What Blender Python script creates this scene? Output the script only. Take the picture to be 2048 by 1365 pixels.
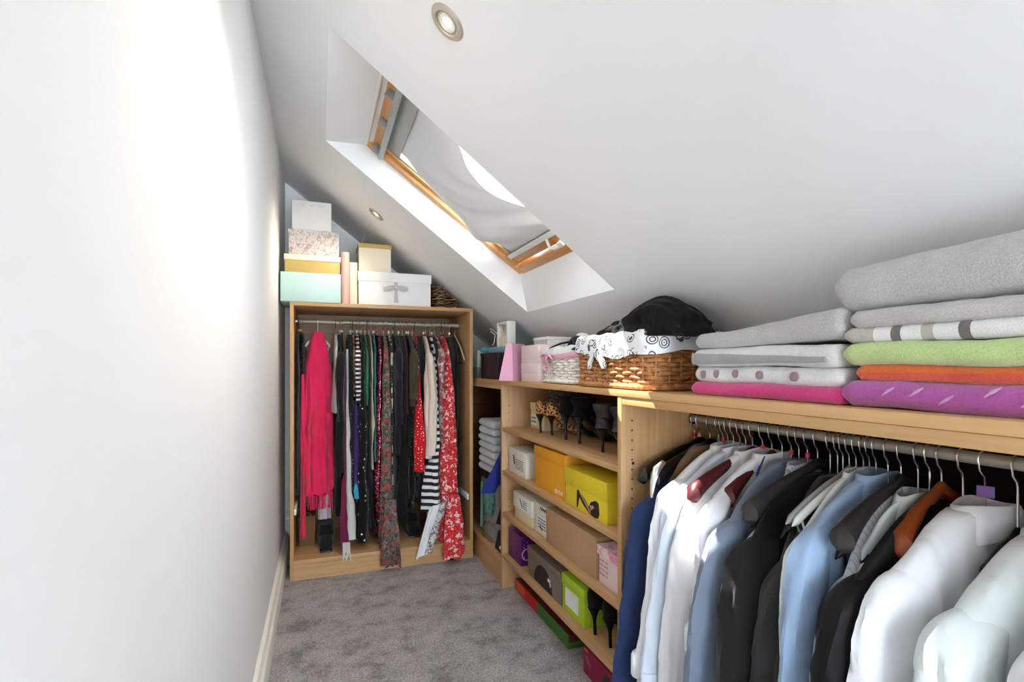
import bpy, bmesh, math, random
from mathutils import Vector, Matrix, noise as mnoise
PI=math.pi
sc=bpy.context.scene
for o in list(bpy.data.objects): bpy.data.objects.remove(o)
COL=sc.collection
rnd=random.Random(11)
# ---------------------------------------------------------------- camera, sky, sun, exposure
cam=bpy.data.cameras.new('camera'); camo=bpy.data.objects.new('camera',cam); COL.objects.link(camo)
camo.location=(0,0,1.2); camo.rotation_euler=(PI/2,0,-0.3519)
cam.sensor_fit='HORIZONTAL'; cam.sensor_width=36; cam.lens=36*1046.12/2048; cam.shift_y=49.47/2048; cam.clip_start=.01
sc.camera=camo
w=bpy.data.worlds.new('sky'); sc.world=w; w.use_nodes=True
bg=w.node_tree.nodes['Background']; bg.inputs[0].default_value=(.80,.92,1,1); bg.inputs[1].default_value=10.5
sun=bpy.data.lights.new('sun','SUN'); sun.energy=15; sun.angle=.006; sun.color=(1,.95,.86)
suno=bpy.data.objects.new('sun',sun); COL.objects.link(suno); suno.location=(-1,3,6)
suno.rotation_euler=Vector((-.30,.56,.92)).to_track_quat('Z','Y').to_euler()
vs=sc.view_settings; vs.view_transform='Standard'; vs.look='None'; vs.gamma=1; vs.use_curve_mapping=False; vs.exposure=0.74
# ---------------------------------------------------------------- dimensions
XW=-.216; FAR=3.76; REAR=-3.4; XK=1.50; SL=math.radians(37.04); TS=math.tan(SL); ZC=2.411
def cz(x): return ZC-TS*(x-XW)
WT=1.1216; UX=.92
# ---------------------------------------------------------------- materials
def S(r,g,b):
    f=lambda c:(c/255/12.92 if c<=10 else ((c/255+.055)/1.055)**2.4)
    return (f(r),f(g),f(b),1)
MATS={}
def base(name,col=(.8,.8,.8,1),rough=.6,metal=0,spec=.4,sheen=0,coat=0):
    m=bpy.data.materials.new(name); m.use_nodes=True; nt=m.node_tree; b=nt.nodes['Principled BSDF']
    b.inputs['Base Color'].default_value=col; b.inputs['Roughness'].default_value=rough; b.inputs['Metallic'].default_value=metal
    b.inputs['Specular IOR Level'].default_value=spec
    if sheen: b.inputs['Sheen Weight'].default_value=sheen
    if coat: b.inputs['Coat Weight'].default_value=coat
    MATS[name]=m; return m,nt,b
def nd(nt,t,**kw):
    n=nt.nodes.new('ShaderNode'+t)
    for k,v in kw.items():
        if k in n.inputs.keys(): n.inputs[k].default_value=v
        else: setattr(n,k,v)
    return n
def coords(nt,scale=(1,1,1),rot=(0,0,0)):
    tc=nd(nt,'TexCoord'); mp=nd(nt,'Mapping'); mp.inputs['Scale'].default_value=scale; mp.inputs['Rotation'].default_value=rot
    nt.links.new(tc.outputs['Object'],mp.inputs['Vector']); return mp.outputs[0]
def ramp(nt,fac,stops,interp='LINEAR'):
    r=nd(nt,'ValToRGB'); r.color_ramp.interpolation=interp; e=r.color_ramp.elements
    e[0].position=stops[0][0]; e[0].color=stops[0][1]; e[1].position=stops[1][0]; e[1].color=stops[1][1]
    for p,c in stops[2:]:
        x=e.new(p); x.color=c
    nt.links.new(fac,r.inputs[0]); return r.outputs[0]
def bump(nt,b,h,strength=.3,dist=.002):
    n=nd(nt,'Bump'); n.inputs['Strength'].default_value=strength; n.inputs['Distance'].default_value=dist
    nt.links.new(h,n.inputs['Height']); nt.links.new(n.outputs[0],b.inputs['Normal'])
def math_(nt,op,a,bv=None):
    n=nd(nt,'Math',operation=op)
    for i,x in enumerate((a,bv)):
        if x is None: continue
        if isinstance(x,(int,float)): n.inputs[i].default_value=x
        else: nt.links.new(x,n.inputs[i])
    return n.outputs[0]
def mixc(nt,fac,a,b):
    n=nd(nt,'Mix',data_type='RGBA'); nt.links.new(fac,n.inputs[0])
    for i,x in ((6,a),(7,b)):
        if isinstance(x,tuple): n.inputs[i].default_value=x
        else: nt.links.new(x,n.inputs[i])
    return n.outputs[2]
def plain(name,col,rough=.6,metal=0,spec=.4,coat=0): base(name,col,rough,metal,spec,0,coat); return name
def dk(c,k): return (c[0]*k,c[1]*k,c[2]*k,1)
def wood(name,axis,c=S(200,156,108),k=.74,rough=.42):
    m,nt,b=base(name,c,rough,0,.45)
    s={'x':(2.5,45,45),'y':(45,2.5,45),'z':(45,45,2.5)}[axis]
    v=coords(nt,s); n=nd(nt,'TexNoise',Scale=1.0,Detail=6.0,Roughness=.6,Distortion=.4); nt.links.new(v,n.inputs['Vector'])
    v2=coords(nt,tuple(q*3.5 for q in s)); n2=nd(nt,'TexNoise',Scale=1.0,Detail=3.0); nt.links.new(v2,n2.inputs['Vector'])
    f=math_(nt,'ADD',math_(nt,'MULTIPLY',n.outputs[0],.75),math_(nt,'MULTIPLY',n2.outputs[0],.25))
    nt.links.new(ramp(nt,f,[(.3,dk(c,k)),(.62,c)]),b.inputs['Base Color']); bump(nt,b,n2.outputs[0],.08,.001); return name
def cloth(name,c,var=.12,bs=.25,sheen=.15,scale=500,rough=.9,folds=0):
    m,nt,b=base(name,c,rough,0,.15,sheen)
    v=coords(nt); n=nd(nt,'TexNoise',Scale=float(scale),Detail=2.0); nt.links.new(v,n.inputs['Vector'])
    n2=nd(nt,'TexNoise',Scale=7.0,Detail=3.0); nt.links.new(v,n2.inputs['Vector'])
    nt.links.new(ramp(nt,n2.outputs[0],[(.3,dk(c,1-var)),(.7,dk(c,1+var*.4))]),b.inputs['Base Color']); bump(nt,b,n.outputs[0],bs,.0006)
    if folds:
        bn=b.inputs['Normal'].links[0].from_node; v3=coords(nt,(11,11,2.6)); n3=nd(nt,'TexNoise',Scale=1.0,Detail=1.5,Roughness=.5,Distortion=.5); nt.links.new(v3,n3.inputs['Vector'])
        b2=nd(nt,'Bump'); b2.inputs['Strength'].default_value=folds; b2.inputs['Distance'].default_value=.04; nt.links.new(n3.outputs[0],b2.inputs['Height']); nt.links.new(b2.outputs[0],bn.inputs['Normal'])
    return name
def stripes(name,c1,c2,period,axis=2,frac=.5,wob=.0,tilt=0):
    m,nt,b=base(name,c1,.9,0,.15,.1); v=coords(nt,rot=(tilt,tilt,0)); sp=nd(nt,'SeparateXYZ'); nt.links.new(v,sp.inputs[0]); z=sp.outputs[axis]
    if wob:
        n=nd(nt,'TexNoise',Scale=6.0); nt.links.new(v,n.inputs['Vector']); z=math_(nt,'ADD',z,math_(nt,'MULTIPLY',n.outputs[0],wob))
    f=math_(nt,'FRACT',math_(nt,'DIVIDE',z,period)); f=math_(nt,'GREATER_THAN',f,frac)
    nt.links.new(mixc(nt,f,c1,c2),b.inputs['Base Color']); return name
def dots(name,bgc,dc,scale,size,rand=.25):
    m,nt,b=base(name,bgc,.9,0,.15,.1); v=coords(nt); n=nd(nt,'TexVoronoi',Scale=float(scale),Randomness=rand); nt.links.new(v,n.inputs['Vector'])
    f=math_(nt,'LESS_THAN',n.outputs['Distance'],size); nt.links.new(mixc(nt,f,bgc,dc),b.inputs['Base Color']); return name
def floral(name,cols,scale,dist=.0,rough=.85):
    m,nt,b=base(name,cols[0],rough,0,.2,.1); v=coords(nt); n1=nd(nt,'TexNoise',Scale=scale*.8,Detail=3.0); nt.links.new(v,n1.inputs['Vector'])
    mx=nd(nt,'VectorMath',operation='MULTIPLY_ADD'); nt.links.new(n1.outputs[1],mx.inputs[0]); mx.inputs[1].default_value=(.05,.05,.05); nt.links.new(v,mx.inputs[2])
    n=nd(nt,'TexVoronoi',Scale=float(scale)); nt.links.new(mx.outputs[0],n.inputs['Vector'])
    sp=nd(nt,'SeparateColor'); nt.links.new(n.outputs['Color'],sp.inputs[0])
    st=[(i/len(cols),c) for i,c in enumerate(cols)]
    a=ramp(nt,sp.outputs[0],st,'CONSTANT'); n3=nd(nt,'TexVoronoi',Scale=scale*3.1); nt.links.new(v,n3.inputs['Vector'])
    f=math_(nt,'LESS_THAN',n3.outputs['Distance'],.3); nt.links.new(mixc(nt,math_(nt,'MULTIPLY',f,.55),a,cols[-1]),b.inputs['Base Color']); return name
# walls / floor
def paint(name,c,rough=.85):
    m,nt,b=base(name,c,rough,0,.25); v=coords(nt); n=nd(nt,'TexNoise',Scale=220.0,Detail=3.0); nt.links.new(v,n.inputs['Vector']); bump(nt,b,n.outputs[0],.06,.001)
    n2=nd(nt,'TexNoise',Scale=2.2,Detail=2.0); nt.links.new(v,n2.inputs['Vector']); nt.links.new(ramp(nt,n2.outputs[0],[(.3,dk(c,.975)),(.7,c)]),b.inputs['Base Color'])
paint('wall_paint',S(245,244,243)); paint('ceiling_paint',S(245,244,243)); paint('trim_paint',S(243,238,228),.45)
m,nt,b=base('carpet',S(150,140,138),1,0,.05,.3)
v=coords(nt); n=nd(nt,'TexNoise',Scale=7.5,Detail=8.0,Roughness=.7,Distortion=.15); nt.links.new(v,n.inputs['Vector'])
n2=nd(nt,'TexNoise',Scale=120.0,Detail=4.0,Roughness=.8); nt.links.new(v,n2.inputs['Vector'])
a=ramp(nt,n.outputs[0],[(.36,S(132,123,122)),(.47,S(174,165,162)),(.62,S(196,188,184))]); c2=ramp(nt,n2.outputs[0],[(.32,(.3,.3,.3,1)),(.68,(1.45,1.45,1.45,1))])
mm=nd(nt,'Mix',data_type='RGBA',blend_type='MULTIPLY'); mm.inputs[0].default_value=1; nt.links.new(a,mm.inputs[6]); nt.links.new(c2,mm.inputs[7]); nt.links.new(mm.outputs[2],b.inputs['Base Color'])
bump(nt,b,math_(nt,'ADD',n2.outputs[0],math_(nt,'MULTIPLY',n.outputs[0],1.5)),.9,.006)
wood('oak_x','x'); wood('oak_y','y'); wood('oak_z','z'); wood('oak_edge','y',S(208,164,112),.85); wood('oak_shaded','x',S(150,104,62)); wood('pine','x',S(226,166,100),.72,.35); wood('pine_y','y',S(222,160,94),.72,.35); wood('wood_hanger','x',S(150,70,32),.7,.3); wood('maple_hanger','x',S(190,130,75),.7,.3)  # the darker oak for inner panels has their shade put into its colour
plain('chrome',(.72,.72,.72,1),.22,1); plain('brushed',S(196,184,168),.36,.55); plain('rail_metal',S(168,160,146),.4,.25); plain('grey_metal',S(176,178,178),.45,.4)
plain('white_plastic',S(235,235,232),.4); plain('black_plastic',S(22,21,21),.32,0,.5); plain('dark_plastic',S(46,44,43),.38); plain('maroon_plastic',S(84,28,36),.3,0,.5); plain('cream_plastic',S(222,212,186),.45)
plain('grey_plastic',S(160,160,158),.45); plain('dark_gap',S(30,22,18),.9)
for n_,c_ in dict(pink=S(226,120,150),lime=S(190,205,110),blue=S(100,170,195),white=S(240,238,235),purple=S(120,84,150),red=S(200,45,60),green=S(60,160,110),magenta=S(214,40,110)).items(): plain('bead_'+n_,c_,.4)
# ---------------------------------------------------------------- mesh helpers
class MB:
    def __init__(s): s.v=[]; s.f=[]
    def add(s,vs,fs):
        o=len(s.v); s.v+= [tuple(p) for p in vs]; s.f+=[tuple(i+o for i in f) for f in fs]; return s
    def hexa(s,p): return s.add(p,[(0,3,2,1),(4,5,6,7),(0,1,5,4),(1,2,6,5),(2,3,7,6),(3,0,4,7)])
    def box(s,x0,x1,y0,y1,z0,z1,bev=0,M=None,seg=2):
        bm=bmesh.new(); bmesh.ops.create_cube(bm,size=1)
        for q in bm.verts: q.co=Vector(((x0+x1)/2+q.co.x*(x1-x0),(y0+y1)/2+q.co.y*(y1-y0),(z0+z1)/2+q.co.z*(z1-z0)))
        if bev: bmesh.ops.bevel(bm,geom=bm.edges[:],offset=bev,segments=seg,affect='EDGES',profile=.5)
        bm.verts.index_update(); vs=[(M@q.co if M else q.co) for q in bm.verts]; s.add(vs,[[q.index for q in f.verts] for f in bm.faces]); bm.free(); return s
    def loft(s,rings,cap0=True,cap1=True,closed=True):
        n=len(rings[0]); o=len(s.v)
        for r in rings: s.v+=[tuple(p) for p in r]
        for i in range(len(rings)-1):
            for j in range(n if closed else n-1):
                k=(j+1)%n; s.f.append((o+i*n+j,o+i*n+k,o+(i+1)*n+k,o+(i+1)*n+j))
        if closed and cap0: s.f.append(tuple(o+j for j in reversed(range(n))))
        if closed and cap1: s.f.append(tuple(o+(len(rings)-1)*n+j for j in range(n)))
        return s
    def tube(s,path,r,n=8,caps=True,flat=1.0):
        P=[Vector(p) for p in path]; rs=r if isinstance(r,(list,tuple)) else [r]*len(P); rings=[]; up=None
        for i,p in enumerate(P):
            t=(P[min(i+1,len(P)-1)]-P[max(i-1,0)]).normalized()
            if up is None: up=Vector((0,0,1)) if abs(t.z)<.9 else Vector((1,0,0))
            a=t.cross(up).normalized(); bb=a.cross(t).normalized(); up=bb
            rings.append([p+a*rs[i]*math.cos(2*PI*j/n)+bb*rs[i]*flat*math.sin(2*PI*j/n) for j in range(n)])
        return s.loft(rings,caps,caps)
    def lathe(s,prof,c,ax=Vector((0,0,1)),n=32,closed_ring=False):
        ax=Vector(ax).normalized(); a=ax.orthogonal().normalized(); bb=ax.cross(a); c=Vector(c); rings=[]
        for r,h in prof: rings.append([c+ax*h+(a*math.cos(2*PI*j/n)+bb*math.sin(2*PI*j/n))*max(r,1e-5) for j in range(n)])
        return s.loft(rings,not closed_ring,not closed_ring)
    def prism(s,poly,fn,d0,d1):
        n=len(poly); vs=[fn(p[0],p[1],d0) for p in poly]+[fn(p[0],p[1],d1) for p in poly]
        return s.add(vs,[tuple(reversed(range(n))),tuple(range(n,2*n))]+[(i,(i+1)%n,n+(i+1)%n,n+i) for i in range(n)])
    def sheet(s,fn,nu,nv,th=.002):
        g=[[Vector(fn(i/nu,j/nv)) for j in range(nv+1)] for i in range(nu+1)]; N=(nu+1)*(nv+1)
        vs=[];bk=[]
        for i in range(nu+1):
            for j in range(nv+1):
                du=g[min(i+1,nu)][j]-g[max(i-1,0)][j]; dv=g[i][min(j+1,nv)]-g[i][max(j-1,0)]; nn=du.cross(dv); nn=nn.normalized() if nn.length>1e-9 else Vector((0,0,1))
                vs.append(g[i][j]+nn*th/2); bk.append(g[i][j]-nn*th/2)
        fs=[]; I=lambda i,j:i*(nv+1)+j
        for i in range(nu):
            for j in range(nv):
                q=(I(i,j),I(i+1,j),I(i+1,j+1),I(i,j+1)); fs.append(q); fs.append(tuple(N+k for k in reversed(q)))
        edge=[I(i,0) for i in range(nu+1)]+[I(nu,j) for j in range(1,nv+1)]+[I(i,nv) for i in range(nu-1,-1,-1)]+[I(0,j) for j in range(nv-1,0,-1)]
        for a,b2 in zip(edge,edge[1:]+edge[:1]): fs.append((b2,a,N+a,N+b2))
        return s.add(vs+bk,fs)
def mesh_obj(name,mb,mat,loc,smooth=True,ang=40):
    me=bpy.data.meshes.new(name); l=Vector(loc); me.from_pydata([Vector(p)-l for p in mb.v],[],mb.f); me.update()
    bm=bmesh.new(); bm.from_mesh(me); bmesh.ops.recalc_face_normals(bm,faces=bm.faces[:])
    if smooth:
        for f in bm.faces: f.smooth=True
        for e in bm.edges:
            if len(e.link_faces)==2 and e.calc_face_angle(0)>math.radians(ang): e.smooth=False
    bm.to_mesh(me); bm.free()
    me.materials.append(MATS[mat]); o=bpy.data.objects.new(name,me); COL.objects.link(o); return o
def thing(name,label,cat,loc,group=None):
    o=bpy.data.objects.new(name,None); COL.objects.link(o); o.location=loc; o.empty_display_size=.05
    o['label']=label; o['category']=cat
    if group: o['group']=group
    return o
LOC={}
def part(name,mb,mat,parent,label=None,stuff=False,smooth=True,ang=40):
    l=LOC.get(parent.name) or tuple(parent.location)
    o=mesh_obj(name,mb,mat,l,smooth,ang); o.parent=parent; LOC[o.name]=l
    if label: o['label']=label
    if stuff: o['kind']='stuff'
    return o
def solo(name,mb,mat,label,cat,group=None,smooth=True,ang=40):
    xs=[p[0] for p in mb.v]; ys=[p[1] for p in mb.v]; zs=[p[2] for p in mb.v]
    loc=((min(xs)+max(xs))/2,(min(ys)+max(ys))/2,min(zs)); o=mesh_obj(name,mb,mat,loc,smooth,ang); o.location=loc; LOC[o.name]=loc
    o['label']=label; o['category']=cat
    if group: o['group']=group
    return o
def struct(name,mb,mat,smooth=False):
    o=mesh_obj(name,mb,mat,(0,0,0),smooth); o['kind']='structure'; return o
def spart(name,mb,mat,parent,smooth=True):
    o=mesh_obj(name,mb,mat,(0,0,0),smooth); o.parent=parent; return o
def nz(x,y,z,s=0): return mnoise.noise(Vector((x+s*7.31,y-s*3.17,z+s*1.93)))
# ================================================================ SETTING
floor=struct('floor',MB().box(XW-.05,XK+.05,REAR,FAR+.05,-.06,0),'carpet')
wl=struct('wall_left',MB().box(XW-.1,XW,REAR,FAR+.1,-.06,ZC+.15),'wall_paint')
struct('wall_far',MB().box(XW-.1,XK+.1,FAR,FAR+.1,-.06,ZC+.15),'wall_paint')
struct('wall_right',MB().box(XK,XK+.1,REAR,FAR+.1,-.06,cz(XK)+.05),'wall_paint')
HXA,HXB,HYA,HYB=.0247,1.0166,1.676,2.538
mb=MB()
def slab(x0,x1,y0,y1,t=.03):
    mb.hexa([(x0,y0,cz(x0)),(x1,y0,cz(x1)),(x1,y1,cz(x1)),(x0,y1,cz(x0)),(x0,y0,cz(x0)+t),(x1,y0,cz(x1)+t),(x1,y1,cz(x1)+t),(x0,y1,cz(x0)+t)])
slab(XW-.1,HXA,REAR,FAR+.1); slab(HXB,XK+.1,REAR,FAR+.1); slab(HXA,HXB,REAR,HYA); slab(HXA,HXB,HYB,FAR+.1)
ceil_o=struct('ceiling',mb,'ceiling_paint')
WT0=(.21,2.237); WB0=(.976,1.678)
A_=(HXA,cz(HXA)); B_=(HXB,cz(HXB))
quad=[(A_[0],A_[1]+.004),(B_[0],B_[1]+.004),(WB0[0]+.05,WB0[1]+.05),(WT0[0]+.02,WT0[1]+.09)]
for y0,y1 in ((HYA-.02,HYA-.0005),(HYB-.001,HYB+.02)): spart('reveal',MB().prism(quad,lambda a,b_,d:(a,d,b_),y0,y1),'ceiling_paint',ceil_o,False)
spart('reveal',MB().prism([A_,(WT0[0]+.03,WT0[1]),(WT0[0]+.03,WT0[1]+.03),(A_[0]-.03,A_[1]+.03)],lambda a,b_,d:(a,d,b_),HYA-.02,HYB+.02),'ceiling_paint',ceil_o,False)
spart('reveal',MB().prism([B_,(WB0[0],WB0[1]),(WB0[0]+.06,WB0[1]),(B_[0]+.05,B_[1])],lambda a,b_,d:(a,d,b_),HYA-.02,HYB+.02),'ceiling_paint',ceil_o,False)
# skirting along the left wall: profiled board
prof=[(XW,0),(-.184,0),(-.184,.085),(-.187,.093),(-.195,.099),(-.196,.108),(-.202,.117),(XW,.12)]
struct('baseboard_left',MB().prism(prof,lambda a,b_,d:(a,d,b_),REAR,3.70),'trim_paint',True)
# ---------------------------------------------------------------- roof window
plain('glazing_bead',S(168,172,172),.4,.3); plain('gap_shade',S(42,32,26),.7)
m,nt,b=base('window_glass'); o_=nt.nodes['Material Output']; tr=nd(nt,'BsdfTransparent'); gl=nd(nt,'BsdfGlossy'); gl.inputs['Roughness'].default_value=.02; mx=nd(nt,'MixShader'); mx.inputs[0].default_value=.06
nt.links.new(tr.outputs[0],mx.inputs[1]); nt.links.new(gl.outputs[0],mx.inputs[2]); nt.links.new(mx.outputs[0],o_.inputs[0])
m,nt,b=base('blind_cloth'); o_=nt.nodes['Material Output']; df=nd(nt,'BsdfDiffuse'); df.inputs[0].default_value=S(226,225,224); tl=nd(nt,'BsdfTranslucent'); tl.inputs[0].default_value=S(226,225,224); mx=nd(nt,'MixShader'); mx.inputs[0].default_value=.07
nt.links.new(df.outputs[0],mx.inputs[1]); nt.links.new(tl.outputs[0],mx.inputs[2]); nt.links.new(mx.outputs[0],o_.inputs[0])
wd=Vector((WB0[0]-WT0[0],0,WB0[1]-WT0[1])); WL=wd.length; wd.normalize(); wn=Vector((-wd.z,0,wd.x))
if wn.z<0: wn=-wn
def W(s,y,n): return Vector((WT0[0],0,WT0[1]))+wd*s+wn*n+Vector((0,y,0))
def wbox(s0,s1,y0,y1,n0,n1,bev=.003):
    M=Matrix(((wd.x,0,wn.x,WT0[0]),(0,1,0,0),(wd.z,0,wn.z,WT0[1]),(0,0,0,1))); return MB().box(s0,s1,y0,y1,n0,n1,bev,M)
win=struct('window_1',wbox(0,WL,HYB-.04,HYB+.005,-.005,.11),'pine',True)
spart('window_frame',wbox(0,WL,HYA-.005,HYA+.04,-.005,.11),'pine',win)
spart('window_frame',wbox(WL-.035,WL+.01,HYA+.04,HYB-.04,-.005,.11),'pine_y',win)
spart('window_frame',wbox(-.02,.012,HYA+.03,HYB-.03,.03,.11),'gap_shade',win)  # near-black strip, paints the shadow in the gap above the sash
spart('window_frame',wbox(-.008,.004,HYA+.02,HYB-.02,-.012,.05),'trim_paint',win)
SI,SJ=.018,WL-.05; ya,yb=HYA+.045,HYB-.045
for (a0,a1,c0,c1,mt) in ((SI+.055,SJ,yb-.03,yb,'pine'),(SI+.055,SJ,ya,ya+.03,'pine'),(SJ-.055,SJ,ya+.03,yb-.03,'pine_y'),(SI,SI+.05,ya,yb,'pine_y')):
    spart('sash',wbox(a0,a1,c0,c1,.012,.085),mt,win)
for (a0,a1,c0,c1) in ((SI+.12,SJ-.055,yb-.042,yb-.03),(SI+.12,SJ-.055,ya+.03,ya+.042),(SJ-.072,SJ-.055,ya+.03,yb-.03),(SI+.045,SI+.135,ya+.0,yb-.0)):
    spart('glazing_bead',wbox(a0,a1,c0,c1,.02,.07),'glazing_bead',win)
spart('pane',wbox(SI+.10,SJ-.05,ya+.02,yb-.02,.045,.05,0),'window_glass',win)
spart('vent_handle',MB().tube([W(SI+.062,ya+.0,-.012),W(SI+.062,yb+.02,-.012)],.014,12),'glazing_bead',win)
for yy in (ya+.25,yb-.28,yb-.005): spart('handle_bracket',wbox(SI+.012,SI+.06,yy-.004,yy+.004,-.022,.02,.002),'grey_plastic',win)
bl=[]
def blindf(u,v):
    s=SI+.13+u*(SJ-.055-SI-.13)
    near=ya+.034+.27*math.sin(PI*min(1,max(0,(u-.02)/.95))**1.3)**.9
    far=yb-.035-.05*math.exp(-((u-.06)/.09)**2)-.03*math.sin(PI*u)*(.4+.3*math.sin(9*u))+ .035*math.exp(-((u-.74)/.1)**2)
    y=near+(far-near)*v
    n=.03-.075*math.sin(PI*u)**.8*(.55+.45*math.sin(PI*v))-.03*math.exp(-((u-.72)/.16)**2)*(v)+.016*nz(u*3.2,v*2.6,.3)+.012*abs(nz(u*5+v*3,v*1.5,4.1))-.01*math.sin(14*u+5*v)*math.exp(-((u-.85)/.2)**2)
    return W(s,y,min(n,.034))
spart('blind',MB().sheet(blindf,60,40,.001),'blind_cloth',win)
spart('blind_rail',wbox(SJ-.068,SJ-.045,ya+.03,yb-.03,-.004,.012,.003),'white_plastic',win)
hb=MB().tube([W(SJ-.05,ya+.30,.0),W(SJ-.012,ya+.30,-.02),W(SJ+.0,ya+.27,-.022),W(SJ+.0,ya+.2,-.022)],.007,10); spart('lever',hb,'white_plastic',win)
spart('catch',wbox(SJ-.02,SJ+.004,ya+.18,ya+.22,-.03,0,.004),'white_plastic',win)
spart('screw',MB().lathe([(.006,0),(.006,.003),(.003,.004)],W(WL-.09,HYB-.042,.02),(0,-1,0),14),'chrome',win)
# ---------------------------------------------------------------- recessed downlights (lamp housings tilted with the slope)
m,nt,b=base('lamp_glow',(1,1,1,1)); b.inputs['Emission Color'].default_value=(1,.83,.6,1); b.inputs['Emission Strength'].default_value=14
cn=Vector((-math.sin(SL),0,-math.cos(SL)))
def downlight(x,y,label,power):
    c=Vector((x,y,cz(x))); t=thing('downlight',label,'downlight',c,'recessed ceiling downlights')
    part('trim_ring',MB().lathe([(.029,-.012),(.029,.002),(.033,.005),(.044,.004),(.0475,0),(.0475,-.004)],c,cn,40,True),'brushed',t)
    part('gimbal_ring',MB().lathe([(.022,-.014),(.022,-.001),(.0245,.003),(.0275,.002),(.0275,-.012)],c,cn,40,True),'brushed',t)
    part('lamp_lens',MB().lathe([(.0001,.0005),(.012,.0005),(.0215,-.003),(.0215,-.008)],c,cn,32),'lamp_glow',t)
    part('housing',MB().lathe([(.048,-.003),(.04,-.06),(.001,-.062)],c,cn,24),'dark_gap',t)
    L=bpy.data.lights.new('lamp_beam','SPOT'); L.energy=power; L.color=(1,.88,.73); L.spot_size=math.radians(126); L.spot_blend=1.0; L.shadow_soft_size=.022
    lo=bpy.data.objects.new('lamp_beam',L); COL.objects.link(lo); lo.parent=t; lo.location=cn*.012; lo.rotation_euler=cn.to_track_quat('-Z','Y').to_euler()
downlight(.289,1.24,'brushed metal downlight shining from the slope beside the skylight opening, above the shirts',15)
downlight(.289,2.945,'brushed metal downlight on the slope between the skylight and the boxes over the wardrobe',10)
# ================================================================ FITTED FURNITURE
# --- wardrobe
wx0,wx1,wy0,wy1,wh=-.157,.897,3.149,3.715,1.558
t=thing('wardrobe','open-fronted oak wardrobe packed with dresses, topped with gift boxes','wardrobe',((wx0+wx1)/2,wy0,0)); WARD=t
part('side_panel',MB().box(wx0,wx0+.02,wy0,wy1,0,wh-.022,.001),'oak_z',t); part('side_panel',MB().box(wx1-.02,wx1,wy0,wy1,0,wh-.022,.001),'oak_z',t)
part('top_panel',MB().box(wx0,wx1,wy0,wy1,wh-.022,wh,.001),'oak_x',t)
part('back_panel',MB().box(wx0+.02,wx1-.02,wy1-.012,wy1,.08,wh-.022),'oak_shaded',t)
part('base_shelf',MB().box(wx0+.02,wx1-.02,wy0,wy1-.012,.086,.112,.001),'oak_x',t); part('plinth',MB().box(wx0+.02,wx1-.02,wy0+.004,wy0+.024,0,.085),'oak_x',t)
r_=part('hanging_rail',MB().tube([(wx0+.021,3.43,1.47),(wx1-.021,3.43,1.47)],.0125,16),'rail_metal',t)
for x_ in (wx0+.02,wx1-.026): part('rail_socket',MB().lathe([(.02,0),(.02,.006),(.001,.0061)],(x_,3.43,1.47),(1,0,0),20),'chrome',t)
for sx,x_ in ((1,wx0+.02),(-1,wx1-.02)):
    part('drawer_runner',MB().box(min(x_,x_+sx*.013),max(x_,x_+sx*.013),3.17,3.6,.36,.395,.003),'white_plastic',t)
    h=MB()
    for k in range(9): h.lathe([(.003,0),(.003,.0015),(.0001,.0016)],(x_,wy0+.035,.25+.13*k),(sx,0,0),8)
    part('shelf_pin_holes',h,'dark_gap',t,None,True)
# --- shelf unit
P1,P2=2.672,1.486
t=thing('shelf_unit','oak shelf unit holding shoeboxes and high heels under the worktop','shelf unit',(1.2,2.08,0)); SHELF=t
for y_ in (P1,P2): part('side_panel',MB().box(UX,XK-.02,y_-.012,y_+.012,0,WT-.0225,.001),'oak_z',t)
for z_ in (.8694,.6376,.4131,.1882): part('shelf',MB().box(UX+.002,XK-.03,P2+.012,P1-.012,z_-.022,z_,.0015),'oak_y',t)
part('back_panel',MB().box(XK-.03,XK-.02,P2+.01,P1-.01,.0,WT-.03),'oak_shaded',t)
h=MB()
for k in range(31):
    z_=.06+.032*k
    h.lathe([(.0028,0),(.0028,.001),(.0001,.0011)],(UX+.04,P2-.0122,z_),(0,-1,0),8)
for z_ in (.88,.41): h.lathe([(.005,0),(.005,.001),(.0001,.0011)],(UX+.044,P2-.0122,z_),(0,-1,0),10)
part('shelf_pin_holes',h,'dark_gap',t,None,True)
for z_ in (.905,.665,.44,.21):
    for y_ in (P1-.012,):
        h=MB()
        for k in range(3): h.lathe([(.0028,0),(.0028,.001),(.0001,.0011)],(UX+.04,y_-.0002,z_+.04*k),(0,-1,0),8)
        part('shelf_pin_holes',h,'dark_gap',t,None,True)
# --- low hanging unit on the right
t=thing('hanging_unit','low oak hanging unit with a steel rail crammed with shirts and suits','clothes rail unit',(1.2,.72,0)); HANG=t
part('top_board',MB().box(UX+.001,XK-.02,0,P2-.0125,WT-.0475,WT-.0232,.001),'oak_edge',t)
part('side_panel',MB().box(UX,XK-.02,-.022,0,0,WT-.0225,.001),'oak_z',t)
part('back_panel',MB().box(XK-.03,XK-.02,0,P2-.0125,0,WT-.05),'dark_gap',t)  # near-black colour stands in for the shade behind the clothes
part('hanging_rail',MB().tube([(1.2,0,1.02),(1.2,P2-.0125,1.02)],.0125,16),'rail_metal',t)
part('rail_socket',MB().lathe([(.02,0),(.02,.006),(.001,.0061)],(1.2,P2-.0125,1.02),(0,-1,0),20),'chrome',t)
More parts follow.
